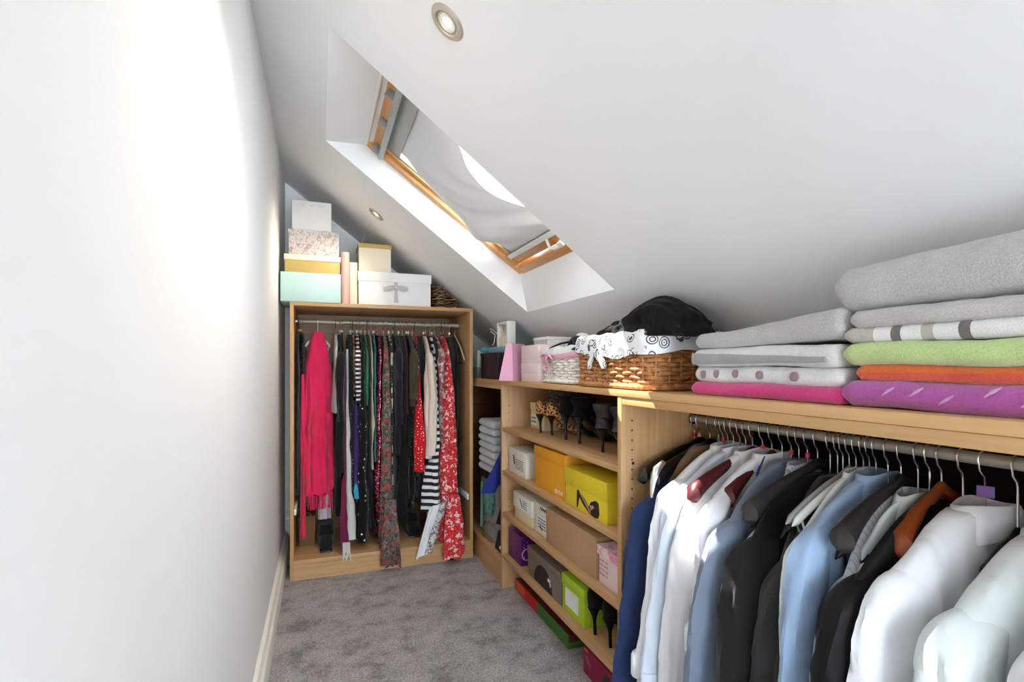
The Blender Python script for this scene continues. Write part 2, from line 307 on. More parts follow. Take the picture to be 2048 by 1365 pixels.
# --- corner closet
t=thing('corner_closet','dark open corner closet between the wardrobe and the shelf unit','closet',(1.2,3.2,0)); CORN=t
part('base_shelf',MB().box(UX+.001,XK-.02,P1+.013,FAR-.005,.13,.152,.001),'oak_y',t); part('plinth',MB().box(UX+.004,UX+.022,P1+.013,FAR-.03,0,.13),'oak_y',t)
part('back_panel',MB().box(XK-.03,XK-.02,P1+.013,FAR-.005,.152,WT-.05),'dark_gap',t)  # closet's inner shade painted on as near-black
part('hanging_rail',MB().tube([(1.29,P1+.013,1.0),(1.29,FAR-.03,1.0)],.0125,14),'rail_metal',t)
part('side_panel',MB().box(UX+.001,XK-.03,FAR-.03,FAR-.008,.152,WT-.05,.001),'oak_shaded',t)  # panel added over the pale far wall to make the closet darker
part('top_rail',MB().box(UX+.001,UX+.02,P1+.013,FAR-.005,WT-.05,WT-.0235,.001),'oak_y',t)
# --- worktop
solo('worktop',MB().box(UX-.002,XK-.008,-.022,FAR-.004,WT-.0225,WT,.0015),'oak_edge','long oak worktop running over the shelf unit and clothes rail, under the slope','worktop')
# ================================================================ CLOTHES: builders
def frame(th): return Vector((math.cos(th),math.sin(th),0)),Vector((-math.sin(th),math.cos(th),0))
def hook_path(c,A,zr,zn,r=.0165):
    p=[]
    for k in range(11):
        a=math.radians(-25+k*21); p.append(c+A*r*math.cos(a)+Vector((0,0,zr+r*math.sin(a))))
    p=list(reversed(p)); e=p[-1]; p+= [c+A*.012+Vector((0,0,zr-.022)),c+A*.002+Vector((0,0,zr-.034)),c+Vector((0,0,zr-.045)),c+Vector((0,0,zn))]
    return p
def hanger(x,y,zr,th,kind,label,group,mat='black_plastic',half=.215,drop=.095,bead=None,neck=.07,hookmat='chrome',hook_th=None):
    """kind: wide (contoured jacket hanger), slim (flat plastic), wire"""
    A,B=frame(th); c=Vector((x,y,0)); zn=zr-neck
    t=thing('clothes_hanger',label,'hanger',(x,y,zn-drop),group)
    part('hook',MB().tube(hook_path(c,A if hook_th is None else frame(hook_th)[0],zr,zn-.004),.0021 if kind!='plastic' else .004,8),hookmat,t)
    rings=[]; N=26
    for i in range(N+1):
        u=-1+2*i/N; a=abs(u); z=zn-.012-drop*(a**1.45)+(.012*(1-a*6) if a<1/6 else 0)
        if kind=='wide': hh=.014+.014*a**2; tt=.010+.021*a**2.2; bend=.02*a**2.5
        elif kind=='slim': hh=.011; tt=.0055+.003*a; bend=.0
        elif kind=='flat': hh=.011; tt=.0038; bend=.0
        else: hh=.005; tt=.005; bend=0
        e=1.0 if a<.93 else math.sqrt(max(.02,1-((a-.93)/.07)**2))
        cc=c+A*(u*half)+B*bend+Vector((0,0,z)); rings.append([cc+B*(tt*e*math.cos(2*PI*k/12))+Vector((0,0,hh*e*math.sin(2*PI*k/12))) for k in range(12)])
    part('arms',MB().loft(rings),mat,t)
    if kind in ('slim','flat','wire'):
        zb=zn-.012-drop*.86**1.45-.01; q=[c+A*(-.86*half)+Vector((0,0,zb+.004)),c+A*(-.80*half)+Vector((0,0,zb-.03)),c+A*(.80*half)+Vector((0,0,zb-.03)),c+A*(.86*half)+Vector((0,0,zb+.004))]
        part('trouser_bar',MB().tube(q,.003,8),hookmat if kind=='wire' else mat,t)
    if bead: part('size_marker',MB().lathe([(.003,-.007),(.0058,-.006),(.0058,.006),(.003,.007)],c+Vector((0,0,zr-.055)),(0,0,1),12),'bead_'+bead,t)
    return t
def body_mesh(x,y,th,zn,drop,sh,hem,zh,b0=.012,b1=.03,fold=.012,nf=3.,seed=0,lean=0,neckw=.06,n=44,lv=30,waist=None,hemwave=.0,open_w=0):
    A,B=frame(th); c=Vector((x,y,0)); rings=[]; zs=zn-drop; ph=seed*1.7
    for i in range(lv+9):
        if i<9:
            t=i/8; z=zn-drop*t**1.25; a=neckw+(sh-neckw)*t**.92; b_=b0*(.8+.3*t); k=0
        else:
            k=(i-8)/lv; z=zs-(zs-zh)*k; a=sh+(hem-sh)*k**.8
            if waist: a-=waist*math.sin(PI*min(1,k/.75))**2
            b_=b0*1.1+(b1-b0*1.1)*min(1,k*1.6)**.7
        L=lean*(max(0,(zs-z)/max(.05,zs-zh)))**1.0
        am=fold*min(1,k*1.5+.02); ring=[]
        for j in range(n):
            f=2*PI*j/n; cu,su=math.cos(f),math.sin(f)
            u=a*math.copysign(abs(cu)**.5,cu); wv=b_*math.copysign(abs(su)**.8,su)
            q=u/max(a,.01)
            off=am*(math.sin(nf*PI*q+ph+.6*math.sin(2.3*k+ph))+.55*math.sin(nf*2.3*PI*q+2.1*ph+k*2))
            wr=1+.22*min(1,k*3)*math.sin(7*f+ph+k*3)
            dz=hemwave*k**6*math.sin(nf*PI*q+ph)
            crease=(.02*k**.3*nz(q*3.2+su*.6,z*4.5,ph)+.007*nz(q*7+su,z*16+q*4,ph)) if k>0 else .003*nz(q*3,z*30,ph)
            ring.append(c+A*(u+L)+B*(wv*wr+off*.8+crease)+Vector((0,0,z+dz)))
        rings.append(ring)
    return MB().loft(rings)
def sleeve_mesh(x,y,th,side,sh,zs,length,r0=.062,r1=.042,flat=.55,out=.03,lean=0,zspan=.7,seed=0,boff=0,bend=.02,n=22,lv=34):
    A,B=frame(th); c=Vector((x,y,0)); rings=[]; ph=seed*2.3+side
    for i in range(lv+1):
        k=(i/lv)**1.4; z=zs+.02-(length+.02)*k; r=r0*(1-k)+r1*k
        hd=min(1,(z-zs-.02)/-.075); g=math.sqrt(max(0,1-(1-hd)**2))
        u=side*(sh-.075+.045*g+out*math.sin(min(1,k*2.5)*PI/2))+lean*(length*k/zspan)
        r*=.12+.88*g
        w_=boff+bend*math.sin(PI*k)*math.sin(ph); rings.append([])
        for j in range(n):
            f=2*PI*j/n; rr=r*(1+.11*math.sin(3*f+ph+5*k)*g+.16*g*nz(math.cos(f)*2.2,math.sin(f)*2.2,z*11+ph)+.07*g*nz(math.cos(f)*3,math.sin(f)*3,z*40+ph))
            rings[-1].append(c+A*(u+rr*math.cos(f))+B*(w_+rr*flat*math.sin(f))+Vector((0,0,z)))
    return MB().loft(rings)
def collar_mesh(x,y,th,zn,neckw=.065,h=.03,b0=.012,back=1):
    A,B=frame(th); c=Vector((x,y,0)); rings=[]
    pr=[(1.0,-.03,0),(.97,-.005,0),(.86,h*.8,0),(.89,h*.95,0),(.96,h*.85,.0),(1.1,h*.1,.0),(1.24,-.03,.0),(1.2,-.034,0),(1.02,-.025,0)]
    for s_,z_,_ in pr:
        r=[]
        for j in range(30):
            f=2*PI*j/30; u=neckw*s_*math.cos(f); wv=(neckw*.52+b0)*s_*math.sin(f)*(.9)
            dip=-.024*(math.cos(f)**2)*(1 if s_>1.1 else .35)+.002*math.sin(3*f+y*40)
            r.append(c+A*u+B*wv+Vector((0,0,zn+z_+dip)))
        rings.append(r)
    return MB().loft(rings,False,False)
def garment(name,label,cat,x,y,zr,th,mat,hem_z,sh=.215,hem=.22,b0=.02,b1=.03,fold=.012,nf=3.,seed=0,lean=0,neck=.075,drop=.095,neckw=.06,sleeves=None,collar=None,waist=None,group=None,hemwave=0,smat=None,cuff=None,both=True,lapel=None,boff=0,r0=.062,r1=.042,out=.03,lv=30,buttons=None):
    zn=zr-neck; t=thing(name,label,cat,(x,y,hem_z),group)
    part('body',body_mesh(x,y,th,zn,drop,sh,hem,hem_z,b0,b1,fold,nf,seed,lean,neckw,waist=waist,hemwave=hemwave,lv=lv),mat,t)
    if sleeves:
        for sd in ((1,-1) if both else (1,)):
            so=part('sleeve',sleeve_mesh(x,y,th,sd,sh,zn-drop,sleeves,r0=r0,r1=r1,lean=lean*(sleeves/max(.1,(zn-drop-hem_z))),zspan=sleeves,seed=seed,boff=boff,out=out),smat or mat,t)
            if cuff and sd==1:
                A,B=frame(th); c=Vector((x,y,0))+A*(sd*(sh-.03+out)+lean*(sleeves/max(.1,(zn-drop-hem_z))))+B*boff; z0=zn-drop-sleeves
                part('cuff',MB().loft([[c+A*(q*r1*1.12*math.cos(2*PI*j/18))+B*(q*r1*.66*math.sin(2*PI*j/18))+Vector((0,0,z0+dz)) for j in range(18)] for q,dz in ((1.0,.015),(1.06,.01),(1.08,-.045),(1.0,-.05))]),cuff,so)
    if collar: part('collar',collar_mesh(x,y,th,zn-.012,min(neckw,.06)+.006),collar,t)
    if lapel:
        A,B=frame(th); c=Vector((x,y,0))
        for sd in (1,-1):
            pts=[(.05,-.0),(.105,-.08),(.075,-.12),(.03,-.30),(.004,-.36),(.03,-.14)]
            part('lapel',MB().prism(pts,lambda a,b_,d:c+A*(sd*a+lean*(-b_)/.8)+B*(d)+Vector((0,0,zn-.012+b_)),-b1-.012,-b1-.004),lapel,t)
    return t
import numpy as np
RAIL={'low':[],'ward':[],'closet':[]}
def kids(o): return [o]*(o.type=='MESH')+[q for c in o.children for q in kids(c)]
def on_rail(key,pos,slope=0.,cloth=None,hang=None,prio=1.):
    RAIL[key].append(dict(p=pos,k=slope,cloth=cloth,hang=hang,prio=prio))
def squeeze(key,wa,s0,wlo,whi,smax,step=.018,tmin=.0028):
    """clothes pressed together on a rail: along the rail (axis wa) every piece keeps its own slice, so that neighbours press against but not through each other"""
    sa=1-wa; E=[]
    for it in RAIL[key]:
        m=[o for o in kids(it['cloth']) if not o.name.startswith(('fringe','tassels','tail'))] if it['cloth'] else []
        h=[o for o in kids(it['hang']) if o.name.startswith(('arms','trouser_bar'))] if it['hang'] else []
        E.append(dict(it,m=m,h=h))
    E.sort(key=lambda e:e['p'])
    def pts(o):
        me=o.data; v=np.array([q.co for q in me.vertices])+np.array(o.matrix_world.translation); out=[v]
        F=[tuple(p.vertices) for p in me.polygons if len(p.vertices)==4]
        if F:
            q=v[np.array(F)]
            for a in (.17,.5,.83):
                for b in (.17,.5,.83): out.append(q[:,0]*(1-a)*(1-b)+q[:,1]*a*(1-b)+q[:,2]*a*b+q[:,3]*(1-a)*b)
        return np.concatenate(out)
    bpy.context.view_layer.update()
    allp=[]
    for e in E:
        e['P']=np.concatenate([pts(o) for o in e['m']]) if e['m'] else None; e['H']=np.concatenate([pts(o) for o in e['h']]) if e['h'] else None
        allp+=[x for x in (e['P'],e['H']) if x is not None]
    A=np.concatenate(allp); slo=A[:,sa].min()-.04; zlo=A[:,2].min()-.04; ns=int((A[:,sa].max()-slo)/step)+4; nz_=int((A[:,2].max()-zlo)/step)+4
    def field(P):
        lo=np.full((ns,nz_),np.inf); hi=np.full((ns,nz_),-np.inf); i=((P[:,sa]-slo)/step).astype(int); j=((P[:,2]-zlo)/step).astype(int)
        np.minimum.at(lo,(i,j),P[:,wa]); np.maximum.at(hi,(i,j),P[:,wa]); return lo,hi
    def dil(lo,hi):
        L=lo.copy(); H=hi.copy(); has=hi>-np.inf
        for di in (-1,0,1):
            for dj in (-1,0,1):
                l=np.roll(np.roll(lo,di,0),dj,1); h=np.roll(np.roll(hi,di,0),dj,1); L=np.minimum(L,l); H=np.maximum(H,h)
        return np.where(has,lo,L),np.where(has,hi,H)
    for e in E:
        for nm,k in (('P','c'),('H','g')):
            e[k]=dil(*field(e[nm])) if e[nm] is not None else (np.full((ns,nz_),np.inf),np.full((ns,nz_),-np.inf))
        e['nl']=np.maximum(e['c'][0],wlo); e['nh']=np.minimum(e['c'][1],whi)
    for i in range(ns):
        sv=slo+(i+.5)*step
        for e in E: e['cc']=e['p']+(sv-s0)*e['k']
        for j in range(nz_):
            row=[e for e in E if e['c'][1][i,j]>-1e9 or e['g'][1][i,j]>-1e9]
            for e in row:
                if e['c'][1][i,j]>-1e9:
                    if e['nl'][i,j]>e['cc']-tmin: e['nl'][i,j]=max(wlo,e['cc']-tmin)
                    if e['nh'][i,j]<e['cc']+tmin: e['nh'][i,j]=min(whi,e['cc']+tmin)
            for a,b in zip(row,row[1:]):
                ca,cb=a['c'][1][i,j]>-1e9,b['c'][1][i,j]>-1e9
                ha=max(a['nh'][i,j] if ca else -9,a['g'][1][i,j]); lb=min(b['nl'][i,j] if cb else 9,b['g'][0][i,j])
                if ha<=lb+.001: continue
                pa=a['prio'] if ca else 50; pb=b['prio'] if cb else 50
                m=lb+(ha-lb)*pa/(pa+pb)
                lo_=max(a['cc']+tmin,a['g'][1][i,j]) ; hi_=min(b['cc']-tmin,b['g'][0][i,j])
                m=min(max(m,lo_),hi_) if lo_<=hi_ else (a['cc']+b['cc'])/2
                if ca: a['nh'][i,j]=min(a['nh'][i,j],m-.0008)
                if cb: b['nl'][i,j]=max(b['nl'][i,j],m+.0008)
    for e in E:
        if not e['m']: continue
        has=e['c'][1]>-1e9; W=has.astype(float)
        def blur(x,how):
            y=np.where(has,x,0.); a=np.zeros_like(y); w=np.zeros_like(y)
            for di in (-1,0,1):
                for dj in (-1,0,1):
                    g=(2-abs(di))*(2-abs(dj)); a+=g*np.roll(np.roll(y,di,0),dj,1); w+=g*np.roll(np.roll(W,di,0),dj,1)
            return np.where(w>0,a/np.maximum(w,1e-9),0)
        f0,f1=blur(e['c'][0],0),blur(e['c'][1],0); n0,n1=blur(e['nl'],0),blur(e['nh'],0); ok=blur(np.where(has,1.,0.),0)>0
        for o in e['m']:
            me=o.data; T=np.array(o.matrix_world.translation); v=np.array([q.co for q in me.vertices])+T
            x=(v[:,sa]-slo)/step-.5; z=(v[:,2]-zlo)/step-.5; i=np.floor(x).astype(int); j=np.floor(z).astype(int); fx=x-i; fz=z-j
            def samp(F):
                r=0.; w=0.
                for di,gx in ((0,1-fx),(1,fx)):
                    for dj,gz in ((0,1-fz),(1,fz)):
                        g=gx*gz*ok[i+di,j+dj]; r=r+g*F[i+di,j+dj]; w=w+g
                return r/np.maximum(w,1e-9)
            a0,a1,b0,b1=samp(f0),samp(f1),samp(n0),samp(n1); t=np.clip((v[:,wa]-a0)/np.maximum(a1-a0,1e-4),0,1)
            v[:,wa]=b0+t*np.maximum(b1-b0,.0015)
            q=v[:,sa]-(smax-.03); v[:,sa]=np.where(q>0,smax-.03+.029*np.tanh(q/.029),v[:,sa])
            me.vertices.foreach_set('co',(v-T).ravel()); me.update()
# ================================================================ CLOTHES on the low rail
cloth('navy_wool',S(40,54,92)); cloth('white_cotton',S(238,238,242),.04,.15,folds=1.0); cloth('white_cotton_b',S(226,232,232),.04,.15,folds=1.0); cloth('blue_white_cotton',S(218,226,240),.05,.15,folds=.5)
cloth('blue_grey_wool',S(122,132,152),.1,.4,.15,350,folds=.3); cloth('black_wool',S(33,32,31),.2,.3); cloth('charcoal_wool',S(62,62,64),.15); cloth('denim_pale',S(160,184,216),.2,.35,.1,300,folds=.6)
stripes('shirt_stripe',S(205,212,222),S(150,164,190),.006,0,.6); stripes('pale_stripe_shirt',S(226,224,226),S(200,196,204),.009,0,.75); cloth('black_satin',S(20,20,21),.1,.1,.05,400,.55); cloth('brown_cloth',S(110,84,62))
G1='hangers along the low rail'
def rr(y,**k): return dict(x=1.2,y=y,zr=1.02,**k)
SPEC=[ # y, angle offset, kind, material, garment
 (1.436,.0,'wide','black_plastic',None,'black plastic hanger hanging empty beside the shelf unit panel'),
 (1.385,.02,'wide','black_plastic',('suit_jacket','navy blue wool suit jacket hanging next to the oak panel','jacket','navy_wool',dict(hem_z=.13,sh=.235,hem=.25,sleeves=.56,lean=.09,b1=.045,drop=.16,seed=1,r0=.07,r1=.055,collar=None)),'broad black hanger carrying the navy suit jacket'),
 (1.345,.0,'slim','black_plastic',('trousers','dark brown trousers folded over a hanger, behind the white shirts','trousers','brown_cloth',dict(hem_z=.45,sh=.19,hem=.2,b1=.02,drop=.1,seed=2,neckw=.1)),'slim black hanger with a shiny clip tip between navy jacket and white shirts'),
 (1.305,.02,'slim','white_plastic',('dress_shirt','white shirt, first of the white ones after the navy jacket','shirt','white_cotton',dict(hem_z=.16,sh=.21,hem=.235,sleeves=.5,lean=.13,b1=.03,seed=3,collar='white_cotton',cuff='white_cotton')),'slim white hanger in the first white shirt'),
 (1.255,.04,'slim','maple_hanger',('dress_shirt','pale blue-white shirt squeezed between two white shirts','shirt','blue_white_cotton',dict(hem_z=.15,sh=.215,hem=.24,sleeves=.52,lean=.13,b1=.028,seed=4,collar='blue_white_cotton',cuff='blue_white_cotton')),'slim light wood hanger in the pale blue-white shirt'),
 (1.205,.05,'wide','maroon_plastic',('dress_shirt','white shirt slipping off a maroon hanger','shirt','white_cotton',dict(hem_z=.16,sh=.195,hem=.24,sleeves=.54,lean=.13,b1=.03,seed=5,collar='white_cotton',cuff='white_cotton',boff=-.01)),'glossy maroon jacket hanger poking out of a white shirt'),
 (1.135,.06,'wide','maroon_plastic',('dress_shirt','white shirt with long hanging sleeve over the grey-blue blazer','shirt','white_cotton',dict(hem_z=.2,sh=.215,hem=.22,sleeves=.34,lean=.1,b1=.03,seed=6,collar='white_cotton',cuff='white_cotton',boff=.01)),'maroon hanger with a blue tag holding the white shirt beside the grey-blue blazer'),
 (1.07,.05,'slim','black_plastic',('blazer','grey-blue wool blazer between white shirts and black suits','jacket','blue_grey_wool',dict(hem_z=.14,sh=.235,hem=.25,sleeves=.58,lean=.08,b1=.045,drop=.15,seed=7,r0=.075,r1=.058)),'slim black hanger inside the grey-blue blazer'),
 (1.02,.05,'slim','black_plastic',('dress_shirt','blue shirt with fine white stripes beside the grey-blue blazer','shirt','shirt_stripe',dict(hem_z=.2,sh=.18,hem=.2,sleeves=.45,lean=.07,b0=.012,b1=.015,drop=.15,seed=8,neck=.085,collar='shirt_stripe')),'slim black hanger inside the striped blue shirt'),
 (.99,.0,'wide','dark_plastic',('suit_jacket','black suit jacket beneath a broad black hanger end','jacket','black_wool',dict(hem_z=.13,sh=.23,hem=.24,sleeves=.58,lean=.06,b1=.045,drop=.15,seed=9,r0=.075,r1=.058,neck=.095)),'broad black jacket hanger with thick rounded end beside the striped blue shirt'),
 (.935,.04,'slim','black_plastic',('suit_jacket','charcoal suit jacket tucked behind the pale denim shirt','jacket','charcoal_wool',dict(hem_z=.13,sh=.2,hem=.23,sleeves=.55,lean=.03,b1=.035,drop=.2,seed=10,neck=.09)),'slim black hanger inside the charcoal jacket'),
 (.905,.05,'slim','grey_plastic',None,'slim grey plastic hanger clustered next to the white ones'),
 (.888,.05,'slim','white_plastic',None,'slim white plastic hanger, middle one of the bunch'),
 (.87,.05,'slim','white_plastic',('dress_shirt','white shirt behind the pale denim shirt','shirt','white_cotton_b',dict(hem_z=.2,sh=.205,hem=.22,sleeves=.45,lean=.05,b1=.02,drop=.12,seed=11,collar='white_cotton_b')),'slim white plastic hanger in the shirt behind the denim'),
 (.84,.06,'slim','cream_plastic',('denim_shirt','pale blue denim shirt next to slim white hangers','shirt','denim_pale',dict(hem_z=.2,sh=.215,hem=.225,sleeves=.48,lean=.09,b1=.025,seed=12,collar='denim_pale',cuff='denim_pale')),'cream plastic hanger in the pale denim shirt'),
 (.785,.05,'wide','dark_plastic',('dress_shirt','pale striped shirt under a broad black hanger end','shirt','pale_stripe_shirt',dict(hem_z=.25,sh=.19,hem=.22,sleeves=.45,lean=.05,b1=.025,drop=.17,seed=13,neck=.1)),'broad black jacket hanger beside the pale denim shirt'),
 (.75,-.0,'slim','black_plastic',('dress_shirt','pale grey-white shirt wedged against a black jacket','shirt','white_cotton_b',dict(hem_z=.25,sh=.17,hem=.19,lean=.04,b0=.012,b1=.018,seed=14,neck=.1,collar='white_cotton_b')),'slim black hanger in the pale grey-white shirt'),
 (.705,-.06,'wide','wood_hanger',('suit_jacket','black jacket hanging on a reddish wooden hanger','jacket','black_satin',dict(hem_z=.15,sh=.235,hem=.24,sleeves=.58,lean=.07,b1=.035,drop=.14,seed=15,r0=.07,r1=.055,neck=.1)),'reddish brown wooden hanger holding the black jacket'),
 (.63,-.2,'slim','black_plastic',('dress_shirt','large white shirt with its back and folded collar on show','shirt','white_cotton',dict(hem_z=.15,sh=.205,hem=.225,sleeves=.55,lean=.04,b0=.036,b1=.05,neck=.095,seed=16,collar='white_cotton',cuff='white_cotton',drop=.115,neckw=.07,r0=.075,r1=.055,fold=.024)),'slim black hanger with a purple size tag in the large white shirt'),
 (.515,-.25,'slim','black_plastic',('dress_shirt','white shirt in front of the large one, at the open rail end','shirt','white_cotton_b',dict(hem_z=.15,sh=.205,hem=.23,sleeves=.55,lean=.04,b0=.036,b1=.05,neck=.115,seed=17,collar='white_cotton_b',cuff='white_cotton_b',drop=.125,neckw=.07,r0=.075,r1=.055,fold=.024)),'slim black hanger in the shirt at the open end of the rail'),
 (.40,-.25,'slim','black_plastic',('dress_shirt','off-white shirt at the very end of the rail, beyond all other shirts','shirt','white_cotton',dict(hem_z=.2,sh=.2,hem=.22,sleeves=.5,lean=.03,b1=.03,neck=.12,seed=18,collar='white_cotton',drop=.12)),'slim black hanger in the last off-white shirt'),
]
HG={}
for y_,da,kd,hm,g,hl in SPEC:
    th=PI+da; bd={1.436:'pink',1.345:'green',1.07:'red',1.02:'magenta'}.get(y_)
    hw=.235 if kd=='wide' else (.175 if g else .215)
    hw={1.436:.255,1.385:.25,1.205:.26,1.135:.2,.99:.262,.785:.235,.705:.15}.get(y_,hw)
    HG[y_]=hanger(1.2,y_,1.02,th,kd,hl,G1,hm,hw,.1 if kd=='wide' else .095,bd,neck=.07 if kd=='wide' or not g else g[4].get('neck',.075)+.012)
    if g:
        nm,lb,ct,mt,kw=g; gt=garment(nm,lb,ct,1.2,y_,1.02,th,mt,group='clothes on the low rail',**kw)
    on_rail('low',y_,math.tan(da),gt if g else None,HG[y_],dict(white_cotton=2.,denim_pale=2.,blue_grey_wool=2.5).get(mt if g else '',1.))
for i,y_ in enumerate((1.4605,1.326,1.281,1.232,1.168,1.1,1.046,.921,.955,.8555,.813,.7275,.667,.58)):
    nr_=y_<.8
    sh_=hanger(1.2,y_,1.02,PI+(-.1 if nr_ else .03),'slim','spare slim black hanger squeezed between the clothes on the low rail',G1,'black_plastic',.09 if nr_ else .17,.06 if nr_ else .12,['red','magenta',None,None][i%4] if y_>1.1 else None,neck=.125 if nr_ else .1)
    on_rail('low',y_,math.tan(-.1 if nr_ else .03),None,sh_)
# bright clip on the trouser hanger, tags
A,B=frame(PI); hx=HG[1.345]
part('clip',MB().tube([(.99,1.345,.905),(.965,1.345,.885),(.95,1.344,.845),(.945,1.343,.80)],[.008,.013,.011,.006],10),'chrome',hx)
t=HG[.63]
part('size_tag',MB().box(-.013,.013,-.001,.001,-.011,.011,.001,Matrix.Translation((1.178,.618,.962))@Matrix.Rotation(-1.08,4,'Z')),'bead_purple',t)
plain('tag_blue',S(40,66,170),.5); part('blue_tag',MB().box(-.0015,.0015,-.012,.012,-.03,.03,.001,Matrix.Translation((1.135,1.122,.925))@Matrix.Rotation(.5,4,'Y')),'tag_blue',HG[1.135])
# ================================================================ CLOTHES in the wardrobe
cloth('hot_pink',S(238,48,98),.12,.2,folds=.9); cloth('deep_black',S(24,23,24),.2); cloth('mint_cloth',S(190,205,200),.1); cloth('pale_grey_wool',S(204,202,196),.1,.5); cloth('green_cloth',S(52,128,92)); cloth('teal_cloth',S(40,130,124)); cloth('cream_wool',S(232,214,198),.06,.3); cloth('olive_cloth',S(74,66,46),.2); cloth('dark_navy',S(30,31,40),.2); cloth('beige_cloth',S(200,186,160)); cloth('lavender_cloth',S(196,176,184),.15); cloth('plum_cloth',S(110,34,66)); cloth('dark_maroon',S(66,22,34)); cloth('purple_cloth',S(70,46,110)); cloth('turquoise_cloth',S(60,160,196))
stripes('bw_stripe',S(32,30,34),S(236,230,226),.026,2,.55); stripes('nautical',S(40,40,50),S(238,238,238),.042,2,.5,.02); stripes('fine_bw',S(24,24,24),S(220,215,210),.02,2,.7,.03)
dots('polka_black',S(18,18,18),S(240,236,232),30,.2,.85); dots('polka_red',S(208,28,40),S(250,222,214),62,.24,.6); dots('print_black',S(30,28,28),S(130,122,116),40,.2,1)
floral('floral_grey',[S(58,62,60),S(176,74,60),S(84,90,86),S(70,72,72),S(150,58,54),S(96,98,94),S(52,54,56),S(124,122,114)],70)
floral('floral_red',[S(206,24,34),S(206,24,34),S(206,24,34),S(200,26,36),S(244,206,204)],66); floral('floral_pink',[S(30,28,28),S(214,160,140),S(60,50,48),S(226,196,184),S(190,90,60)],60); floral('floral_navy',[S(26,26,40),S(30,34,60),S(180,40,56),S(26,26,40),S(200,200,210)],46)
floral('cream_black_print',[S(28,26,24),S(206,188,154),S(28,26,24),S(30,28,26),S(216,200,170)],34); floral('grey_red_print',[S(170,150,152),S(150,60,66),S(96,84,88),S(190,70,70),S(206,196,196)],44); floral('border_print',[S(190,180,180),S(120,90,90),S(210,205,205),S(96,84,90),S(225,222,222)],90)
m,nt,b=base('sequins',S(120,14,44),.25,.6); v=coords(nt); n=nd(nt,'TexVoronoi',Scale=150.0); nt.links.new(v,n.inputs['Vector']); sp=nd(nt,'SeparateColor'); nt.links.new(n.outputs['Color'],sp.inputs[0]); nt.links.new(ramp(nt,sp.outputs[0],[(0,S(60,6,24)),(.7,S(150,18,56)),(.96,S(240,170,190))]),b.inputs['Base Color']); nn=nd(nt,'NormalMap'); 
bump(nt,b,sp.outputs[1],.6,.002)
ZR=1.47; YR=3.43; TH=-PI/2; G2='hangers along the wardrobe rail'; G3='clothes hanging in the wardrobe'
